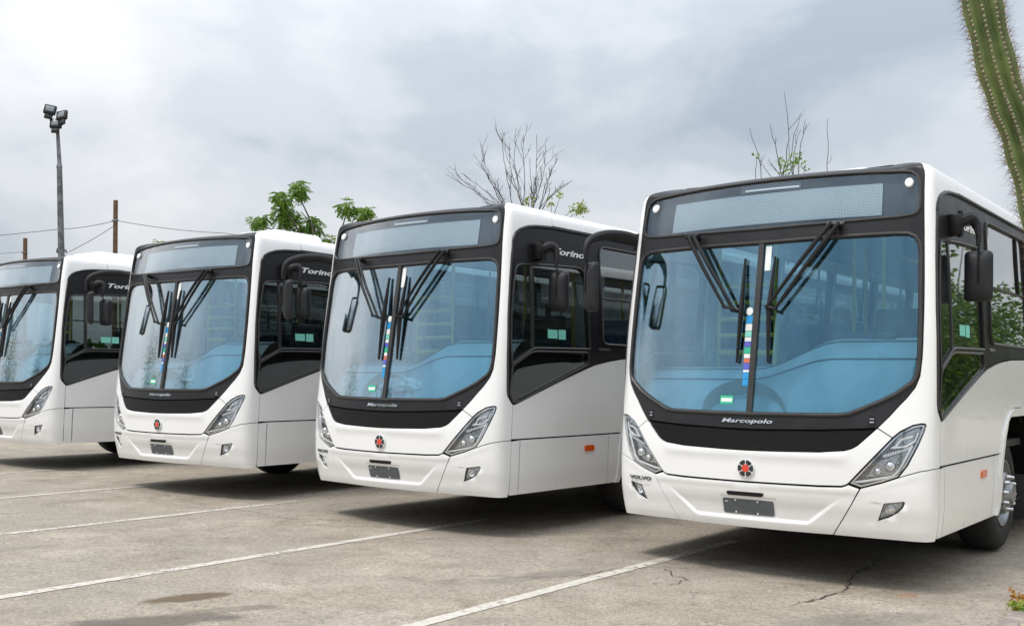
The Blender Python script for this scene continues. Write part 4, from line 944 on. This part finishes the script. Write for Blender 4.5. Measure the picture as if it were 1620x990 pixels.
tt = bare('bare_sapling', (1240, 640), [(1238, 285), (1262, 300), (1305, 335), (1203, 330)], [(1241, 146), (1186, 203), (1266, 184), (1267, 205), (1218, 197), (1274, 189), (1309, 188), (1248, 229), (1197, 250), (1215, 252)], 25, 9,
     [((1240, 263), .18, 42), ((1257, 256), .17, 46), ((1273, 264), .12, 10), ((1197, 248), .10, 7)], 'thin leafless sapling with a green tuft behind the rightmost bus', 'tree', .012, 1, .75)
for ch in tt.children:
    if ch.name.startswith('crown'): ch.data.materials[0] = M['leaf']
def small_shrub(px_, py_, D, rad, n, seed, label):
    r = random.Random(seed); c = wp(px_, py_, D); base = Vector((c.x, D, gz(c.x, D))); tq, cq = MB(), MB(); limb(tq, base, c, .05, .015, r)
    clump(cq, c, rad, n, r, .09, .018, .1); tree_thing('slender_shrub', base, label, 'shrub', tq, cq, M['bark'], M['leaf_y'])
small_shrub(256, 385, 27, (.12, .12, .08), 12, 21, 'tiny green shoot peeking over the roof of the third bus'); small_shrub(522, 378, 27.5, (.16, .15, .12), 22, 23, 'yellow-green sprig between the second and third bus roofs')
# trees standing round the lot outside the frame: seen only as reflections in the glass
def round_tree(base, h, w, seed, lm, n=9000):
    r = random.Random(seed); tq, cq = MB(), MB(); base = Vector(base); fk = base + Vector((r.uniform(-.2, .2), r.uniform(-.2, .2), h * .38)); limb(tq, base, fk, .14, .1, r)
    for _ in range(11):
        a = r.uniform(0, 6.28); e = base + Vector((math.cos(a) * w * r.uniform(.25, .85), math.sin(a) * w * r.uniform(.25, .85), h * r.uniform(.35, .95)))
        limb(tq, fk, e, .06, .015, r, .12)
        for _ in range(n // 11):
            v = Vector((max(-.6, min(.6, r.gauss(0, .38))), max(-.6, min(.6, r.gauss(0, .38))), max(-.5, min(.5, r.gauss(0, .3))))) * w * .72; leaf(cq, e + v, Vector((r.uniform(-1, 1), r.uniform(-1, 1), r.uniform(-.8, .6))), .13, .036, r)
    for _ in range(7):
        e = fk + Vector((r.uniform(-.7, .7) * w, r.uniform(-.7, .7) * w, h * r.uniform(.7, 1.05))); limb(tq, fk, e, .04, .008, r, .1)
    return tq, cq, base
sites = [((10.6, 10.0, 0), 3.5, 1.8), ((12.2, 12.4, 0), 3.9, 2.0), ((13.9, 14.8, 0), 3.6, 2.0), ((15.8, 17.2, 0), 4.1, 2.1), ((9.5, 7.4, 0), 3.2, 1.6)]
NAMES = ['second', 'third', 'fourth', 'fifth', 'first']
for i, (p, h, w) in enumerate(sites):
    tq, cq, b_ = round_tree((p[0], p[1], gz(p[0], p[1])), h, w, 40 + i, M['leaf'])
    t_ = tree_thing('bushy_tree', b_, NAMES[i] + ' bushy green tree from the cactus along the right border', 'tree', tq, cq, M['bark'], M['leaf_m']); t_['group'] = 'trees along the right border'
for i, (p, h, w) in enumerate([((-24, -4), 6, 3), ((-19, -13), 6.5, 3.2), ((-27, 6), 6, 3), ((-11, -19), 6, 3), ((-30, 16), 6.5, 3.2)]):
    tq, cq, b_ = round_tree((p[0], p[1], gz(p[0], p[1])), h, w, 60 + i, M['leaf_d'], 5000)
    t_ = tree_thing('shade_tree', b_, ['first', 'fourth', 'second', 'fifth', 'third'][i] + ' dark shade tree along the left and rear border, outside the frame', 'tree', tq, cq, M['bark'], M['leaf_d']); t_['group'] = 'shade trees behind the camera'

# hedge along the far border of the lot, a single mass of leaves
r = random.Random(77); hq = MB()
for (x0, y0, x1, y1) in ((-45, 26, -12, 44), (-12, 44, 30, 44), (30, 44, 46, 20)):
    ln = math.hypot(x1 - x0, y1 - y0); n_ = int(ln * 150)
    for _ in range(n_):
        t_ = r.random(); x = x0 + (x1 - x0) * t_ + r.gauss(0, .5); y = y0 + (y1 - y0) * t_ + r.gauss(0, .5); d_ = min(1, 45 / math.hypot(x, y))
        h_ = 2.1 + .7 * noise.noise(Vector((x * .35, y * .35, 0))); z = gz(x * d_, y * d_) + h_ * (r.random() ** .6)
        leaf(hq, Vector((x, y, z)), Vector((r.uniform(-1, 1), r.uniform(-1, 1), r.uniform(-.6, .8))), .34, .11, r)
hedge = hq.obj('boundary_hedge', M['leaf_m'], None, smooth=False, auto=0); tag(hedge, 'green hedge along the far border of the parking lot', 'hedge', kind='stuff')
# ------------------------------------------------------------------ planting bed and cactus
M['kerb'] = mat('kerb_concrete', (.30, .25, .225), .85, var=.25, vscale=10, bump=.5, bscale=40)
M['soil'] = mat('bed_gravel', (.42, .36, .26), .95, var=.3, vscale=18, bump=.7, bscale=60)
e0, e1 = Vector((2.993, 6.294)), Vector((3.647, 7.344)); ed = (e1 - e0).normalized(); en = Vector((ed.y, -ed.x))
bedv = []
for k in range(2):
    q = e0 + ed * (-8 + 12 * k)
    for w_ in (.10, 4.5): p = q + en * w_; bedv.append((p.x, p.y, gz(p.x, p.y) + .03))
bed = mkobj('planting_bed', bedv + [(x, y, z - .2) for x, y, z in bedv], [(0, 1, 3, 2), (4, 6, 7, 5), (0, 2, 6, 4), (1, 5, 7, 3), (0, 4, 5, 1), (2, 3, 7, 6)], M['soil'], None, False); tag(bed, 'pale gravel planting bed at the right edge', kind='structure')
rk = random.Random(2)
for k in range(26):
    q = e0 + ed * (-6.2 + .40 * k) + en * (.06 + rk.uniform(-.012, .012)); ang = math.atan2(ed.y, ed.x) + R(rk.uniform(-4, 4))
    MB().box((q.x, q.y, gz(q.x, q.y) - .018 + rk.uniform(-.012, .010)), (.385, .12, .12), .02, Matrix.Rotation(ang, 3, 'Z')).obj('kerb_stone', M['kerb'], bed)
def bed_plant(px_, py_, D, n, m, seed, label, hgt=.045):
    r = random.Random(seed); c = wp(px_, py_, D); b = Vector((c.x, D, gz(c.x, D) + .03)); st, lv = MB(), MB()
    for _ in range(n):
        e = Vector((r.uniform(-.07, .07), r.uniform(-.07, .07), r.uniform(.015, hgt))); limb(st, Vector((0, 0, 0)), e, .004, .002, r)
        for _ in range(4): leaf(lv, e + Vector((r.uniform(-.02, .02), r.uniform(-.02, .02), r.uniform(-.02, .01))), Vector((r.uniform(-1, 1), r.uniform(-1, 1), r.uniform(-.1, .7))), .055, .014, r)
    o = empty('bed_plant', b); st.obj('stem', M['twig'], o, auto=0); lv.obj('leaves', m, o, smooth=False, auto=0); tag(o, label, 'plant')
M['leaf_o'] = leaf_mat('orange_leaf', (.30, .12, .03), (.50, .26, .06))
bed_plant(1609, 971, 6.62, 9, M['leaf_y'], 3, 'small light green plant by the bed kerb in the corner'); bed_plant(1622, 958, 6.85, 9, M['leaf_o'], 4, 'small orange-leaved plant by the bed kerb at the frame edge')
bed_plant(1640, 985, 6.4, 8, M['leaf'], 6, 'small dark green plant in the bed under the cactus')
def cactus():
    D = 3.2; cp = [wp(1512, -260, D + .05), wp(1534, -110, D), wp(1553, 0, D), wp(1582, 124, D), wp(1616, 218, D), wp(1646, 336, D), wp(1676, 500, D), wp(1700, 800, D)]
    base = Vector((cp[-1].x + .03, D, gz(cp[-1].x, D) + .04)); cp.append(base); cp = cp[::-1]
    path = [Vector(p) for p in catmull([tuple(p) for p in cp], 16)]; n = len(path); RB = 9
    V = []; F = []; spn = MB(); r = random.Random(5); seg = RB * 8; prev = Vector((1, 0, 0)); tot = 0; acc = 0
    mb = MB(); are = MB()
    for i, p in enumerate(path):
        d = (path[min(i + 1, n - 1)] - path[max(i - 1, 0)]).normalized(); x = (prev - d * prev.dot(d)).normalized(); prev = x; y = d.cross(x)
        R0 = .050 * (1 + .05 * math.sin(i * .55)); 
        if i > n - 7: R0 *= max(.05, math.sqrt(max(0, 1 - ((i - (n - 7)) / 6.2) ** 2)))
        for k in range(seg):
            an = 2 * math.pi * k / seg; c_ = abs(math.cos(an * RB / 2)); rr = R0 * (.64 + .48 * c_ ** 1.9); V.append(p + (x * math.cos(an) + y * math.sin(an)) * rr)
        if i < n - 1:
            stp = (path[i + 1] - p).length; m_ = max(1, int(stp / .024))
            for q in range(m_):
                pp = p.lerp(path[i + 1], q / m_)
                for b in range(RB):
                    an = 2 * math.pi * b / RB; o_ = x * math.cos(an) + y * math.sin(an); tn = -x * math.sin(an) + y * math.cos(an); s0 = pp + o_ * R0 * 1.12 + d * r.uniform(-.004, .004)
                    are.box(s0, (.007, .007, .007), .002, seg=1)
                    for _ in range(9):
                        dr = (o_ * r.uniform(.35, 1.1) + tn * r.uniform(-.8, .8) + d * r.uniform(-.8, .8)).normalized(); ln = r.uniform(.012, .034) * (1.9 if r.random() < .25 else 1)
                        w_ = dr.orthogonal().normalized() * .0005; w2 = dr.cross(w_)
                        spn.add([s0 + w_, s0 - w_ * .5 + w2 * .87, s0 - w_ * .5 - w2 * .87, s0 + dr * ln], [(0, 1, 3), (1, 2, 3), (2, 0, 3)])
    for i in range(n - 1):
        for k in range(seg): F.append((i * seg + k, i * seg + (k + 1) % seg, (i + 1) * seg + (k + 1) % seg, (i + 1) * seg + k))
    o = empty('column_cactus', base)
    M['cactus'] = mat('cactus_skin', (.165, .215, .065), .6, col2=(.095, .14, .045), vscale=9); M['spine'] = mat('cactus_spine', (.15, .11, .085), .6); M['areole'] = mat('areole_felt', (.50, .42, .30), .9)
    for nm, q, m in (('stem', MB().add(V, F), M['cactus']), ('spines', spn, M['spine']), ('areoles', are, M['areole'])):
        q.v = [tuple(Vector(v) - base) for v in q.v]; c = q.obj(nm, m, o, smooth=(nm == 'stem'), auto=0)
        if nm != 'stem': c['kind'] = 'stuff'
    tag(o, 'tall ribbed spiny column cactus leaning in at the right edge', 'cactus')
cactus()
